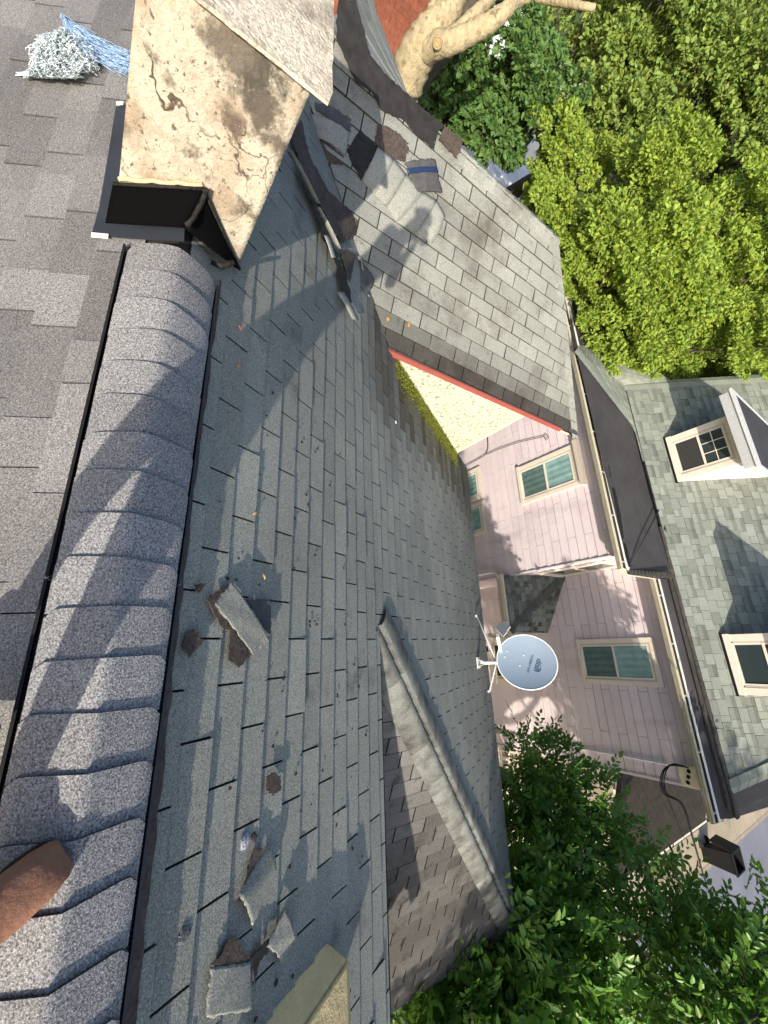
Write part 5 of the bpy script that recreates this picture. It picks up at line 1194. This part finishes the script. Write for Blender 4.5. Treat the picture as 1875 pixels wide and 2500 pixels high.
# tree outside the frame to the right whose shade falls on the hip end and the mauve wall
tD = [((9.3, .2, -.3), .9), ((9.5, .7, -1.1), .9), ((11.3, 4.6, .6), 1.1), ((9.3, 4.6, -1.4), 1.3), ((11.2, 5.2, -.8), 1.4), ((8.3, 5.9, -2.6), 1.0), ((10.2, 6.4, -2.2), 1.2), ((12.2, 5.0, .6), 1.4), ((10.6, 6.0, .3), 1.0), ((8.6, 4.8, -3.6), 1.0)]
tot += tree('street_tree', (11.6, 1.6, GZ), (11.3, 1.3, -4), .3, tD, 110, .15, M['leafm'], M['dbark'], 'large street tree just outside the right of the frame, known by its shade', 74)
print('leaves', tot)
# ================================================================== FAR BUILDINGS
def shed(name, c, ax, L, Wd, H_, rz, roofm, wallm, label, cat='house', ov=.25, base=GZ):
    ax = Vector((math.cos(ax), math.sin(ax), 0)); ay = Vector((-ax.y, ax.x, 0)); c = Vector(c); up = Vector((0, 0, 1)); t = thing(name, Vector((c.x, c.y, base)), label, cat)
    mb = MB(); h = c.z - base
    mb.box(Vector((c.x, c.y, base + h / 2)), ax * L / 2, ay * Wd / 2, up * h / 2); 
    for s_ in (-1, 1): mb.prism([c + ax * s_ * (L / 2 - .01) - ay * Wd / 2, c + ax * s_ * (L / 2 - .01) + ay * Wd / 2, c + ax * s_ * (L / 2 - .01) + up * rz], -ax * s_ * .05)
    wl = mb.build('wall', wallm, t)
    mb = MB()
    for s_ in (-1, 1):
        a_ = c + ax * (L / 2 + ov) + up * rz; b_ = c - ax * (L / 2 + ov) + up * rz; e_ = ay * s_ * (Wd / 2 + ov) - up * (ov * rz / (Wd / 2))
        n_ = 14
        for k in range(n_):
            q0, q1 = k / n_, (k + .97) / n_; d_ = c - c
            mb.prism([a_.lerp(c + ax * (L / 2 + ov) + e_, q0) + up * .03, b_.lerp(c - ax * (L / 2 + ov) + e_, q0) + up * .03, b_.lerp(c - ax * (L / 2 + ov) + e_, q1) + up * .05, a_.lerp(c + ax * (L / 2 + ov) + e_, q1) + up * .05], -up * .06, random.uniform(.8, 1.15))
    mb.build('roof', roofm, t)
    mb = MB(); rr = random.Random(int(L * 10))
    k = -L / 2 + .8
    while k < L / 2 - .8:
        for s_ in (-1, 1): mb.box(c + ax * k + ay * s_ * (Wd / 2 + .01) - up * 1.2, ax * .4, ay * .02, up * .55)
        k += 2.2
    mb.build('window', M['glass'], t); return t
q = HD(1010, 60, 21); shed('house', (q.x - 1.5, q.y - .3, -6.1), math.radians(105), 7, 5, 1.5, None and 0 or 1.4, M['redroof'], M['creamc'], 'far house with red-brown roof and cream boards behind the bare trunk') if False else shed('house', (q.x - 1.5, q.y - .3, -6.1), math.radians(105), 7, 5, 1.5, 1.4, M['redroof'], M['creamc'], 'far house with red-brown roof and cream boards behind the bare trunk')
q = HD(1075, 255, 17.5); shed('shed', (q.x - .6, q.y + .2, -7.0), math.radians(75), 4.2, 3.6, .8, .9, M['khaki'], M['khaki'], 'khaki shed with ribbed metal roof below the dark maple', 'shed')
q = HD(1180, 395, 20); shed('shed', (q.x - .5, q.y, -7.6), math.radians(60), 5, 3.5, .8, .8, M['redroof'], M['creamc'], 'low shed with red-brown roof just above the wing ridge line', 'shed')
q = HD(1320, 100, 36); shed('house', (q.x, q.y, -6.5), math.radians(100), 9, 7, 2, 1.8, M['galv'], M['house'], 'bright white house glimpsed between the green crowns')
q = HD(1300, 310, 27); shed('house', (q.x, q.y, -7.6), math.radians(50), 6, 5, 1.5, 1.2, M['house'], M['house'], 'pale flat-looking roof and white wall seen below the dark maple')
for i in range(5):
    q = Vector((-70 + i * 22, 60 + (i % 2) * 16, -5)); shed('house', tuple(q), .4 * i, 10, 7, 2, 2, M['tarry'], M['house'], 'distant pale house hidden behind the far trees, number %s from the left' % ('one', 'two', 'three', 'four', 'five')[i])
mb = MB(); q = HZ(1230, 370, GZ); mb.bx(-60, -18, q.y - 9, q.y - 5.5, GZ, GZ + .02); tag(mb.build('driveway', M['asph']), kind='structure')
# ================================================================== PERSON (casts the shadow; boots reach the frame)
def person():
    bt1, ht1 = Vector((.405, .035, -1.30)), Vector((.575, -.205, -1.33))
    bt2, ht2 = Vector((.125, -.145, -1.37)), Vector((.255, -.405, -1.41))
    pr = thing('person', Vector((.4, -.35, -1.5)), 'person in dark clothes and brown boots standing on the ridge, holding a phone', 'person')
    J = {'hip': (.44, -.50, -.55), 'belly': (.44, -.50, -.33), 'chest': (.40, -.42, -.08), 'neck': (.33, -.36, .10), 'head': (.31, -.31, .20), 'crown': (.30, -.30, .33),
         'k1': (.50, -.32, -.98), 'a1': (.555, -.215, -1.26), 'k2': (.24, -.44, -.98), 'a2': (.205, -.335, -1.30), 'h1': (.49, -.48, -.60), 'h2': (.30, -.50, -.60),
         's1': (.52, -.38, .03), 'e1': (.46, -.24, -.24), 'w1': (.16, -.14, -.06), 's2': (.16, -.38, .03), 'e2': (.00, -.30, -.26), 'w2': (-.10, -.13, -.06), 'p1': (.11, -.10, -.02), 'p2': (-.09, -.09, -.02)}
    R_ = {'hip': .115, 'belly': .10, 'chest': .115, 'neck': .055, 'head': .085, 'crown': .075, 'k1': .062, 'a1': .045, 'k2': .062, 'a2': .045, 'h1': .08, 'h2': .08, 's1': .06, 'e1': .045, 'w1': .032, 's2': .06, 'e2': .045, 'w2': .032, 'p1': .032, 'p2': .032}
    E_ = [('hip', 'belly'), ('belly', 'chest'), ('chest', 'neck'), ('neck', 'head'), ('head', 'crown'), ('hip', 'h1'), ('h1', 'k1'), ('k1', 'a1'), ('hip', 'h2'), ('h2', 'k2'), ('k2', 'a2'), ('chest', 's1'), ('s1', 'e1'), ('e1', 'w1'), ('chest', 's2'), ('s2', 'e2'), ('e2', 'w2'), ('w1', 'p1'), ('w2', 'p2')]
    ks = list(J); me = bpy.data.meshes.new('body'); me.from_pydata([J[k] for k in ks], [(ks.index(a), ks.index(b)) for a, b in E_], [])
    o = bpy.data.objects.new('body', me); COL.objects.link(o); md = o.modifiers.new('s', 'SKIN'); sb = o.modifiers.new('u', 'SUBSURF'); sb.levels = 2; sb.render_levels = 2
    for i, k in enumerate(ks): me.skin_vertices[0].data[i].radius = (R_[k] * (1.25 if k in ('hip', 'belly', 'chest') else 1), R_[k]); me.skin_vertices[0].data[i].use_root = k == 'hip'
    dg = bpy.context.evaluated_depsgraph_get(); m2 = bpy.data.meshes.new_from_object(o.evaluated_get(dg)); bpy.data.objects.remove(o)
    m2.materials.clear(); m2.materials.append(M['clothp']); b = bpy.data.objects.new('body', m2); COL.objects.link(b); b.parent = pr; b.location = -wloc(pr)
    for f in m2.polygons: f.use_smooth = True
    for (w_, p_, sx) in ((J['w1'], J['p1'], 1), (J['w2'], J['p2'], -1)):
        mb = MB(); p_ = Vector(p_)
        for k in range(4): a = p_ + Vector((-sx * .02, .005, .03 - k * .022)); mb.tube([a, a + Vector((-sx * .03, .025, .004)), a + Vector((-sx * .058, .028 - .004 * k, .0))], [.010, .0095, .0075], 7)
        a = p_ + Vector((-sx * .01, -.005, .03)); mb.tube([a, a + Vector((-sx * .03, -.008, .028)), a + Vector((-sx * .055, .0, .035))], [.012, .011, .009], 7)
        mb.build('fingers', M['skinp'], b)
    mb = MB(); rr = random.Random(4)
    for (w_) in (0,): mb.tube([Vector(J['crown']) + Vector((0, -.01, .0)), Vector(J['crown']) + Vector((0, -.012, .055))], [.100, .05], 16)
    mb.build('cap', M['cloth'], b)
    for (t_, h_) in ((bt1, ht1), (bt2, ht2)):
        d = (h_ - t_); L = d.length; d.normalize(); s_ = Vector((-d.y, d.x, 0)).normalized(); u = s_.cross(d); u = u if u.z > 0 else -u
        mb = MB(); st = [(0, .030, .030), (.012, .043, .046), (.045, .052, .062), (.10, .055, .074), (.16, .047, .100), (.21, .046, .16), (.27, .046, .165), (.295, .036, .14)]; rings = []
        for (l, w_, h) in st:
            ring = []
            for k in range(16):
                a = k / 16 * 2 * math.pi; ring.append(t_ + d * l + s_ * w_ * math.copysign(abs(math.cos(a)) ** .75, math.cos(a)) + u * (h / 2 + h / 2 * math.copysign(abs(math.sin(a)) ** .8, math.sin(a)) - .005))
            rings.append(ring)
        vs = [p for r in rings for p in r]; n = len(rings)
        fs = [(i * 16 + k, i * 16 + (k + 1) % 16, (i + 1) * 16 + (k + 1) % 16, (i + 1) * 16 + k) for i in range(n - 1) for k in range(16)] + [tuple(reversed(range(16))), tuple(range((n - 1) * 16, n * 16))]
        mb.add(vs, fs, 1, True); bo = mb.build('boot', M['leather'], pr)
        mb = MB(); out = [(.01, .022), (.02, .036), (.04, .046), (.09, .050), (.15, .042), (.22, .042), (.28, .040), (.29, .03)]
        mb.prism([t_ + d * (l - .004) + s_ * w_ - u * .022 for l, w_ in out] + [t_ + d * (l - .004) - s_ * w_ - u * .022 for l, w_ in reversed(out)], u * .018); mb.build('sole', M['rubber'], bo)
    ph = thing('phone', (0, -.06, -.02), 'phone held up by the person on the ridge', 'phone')
    mb = MB(); fw = Vector(r2); rt_ = Vector(r0); upv = -Vector(r1); c = -fw * .055
    mb.box(c, rt_ * .075, upv * .036, fw * .004); mb.build('case', M['black'], ph)
M['clothp'] = mat('dark_clothing', (.05, .055, .07), .9, ((30, .2, 3),), col=False); M['skinp'] = mat('hand_skin', (.35, .20, .14), .5, col=True)
person()
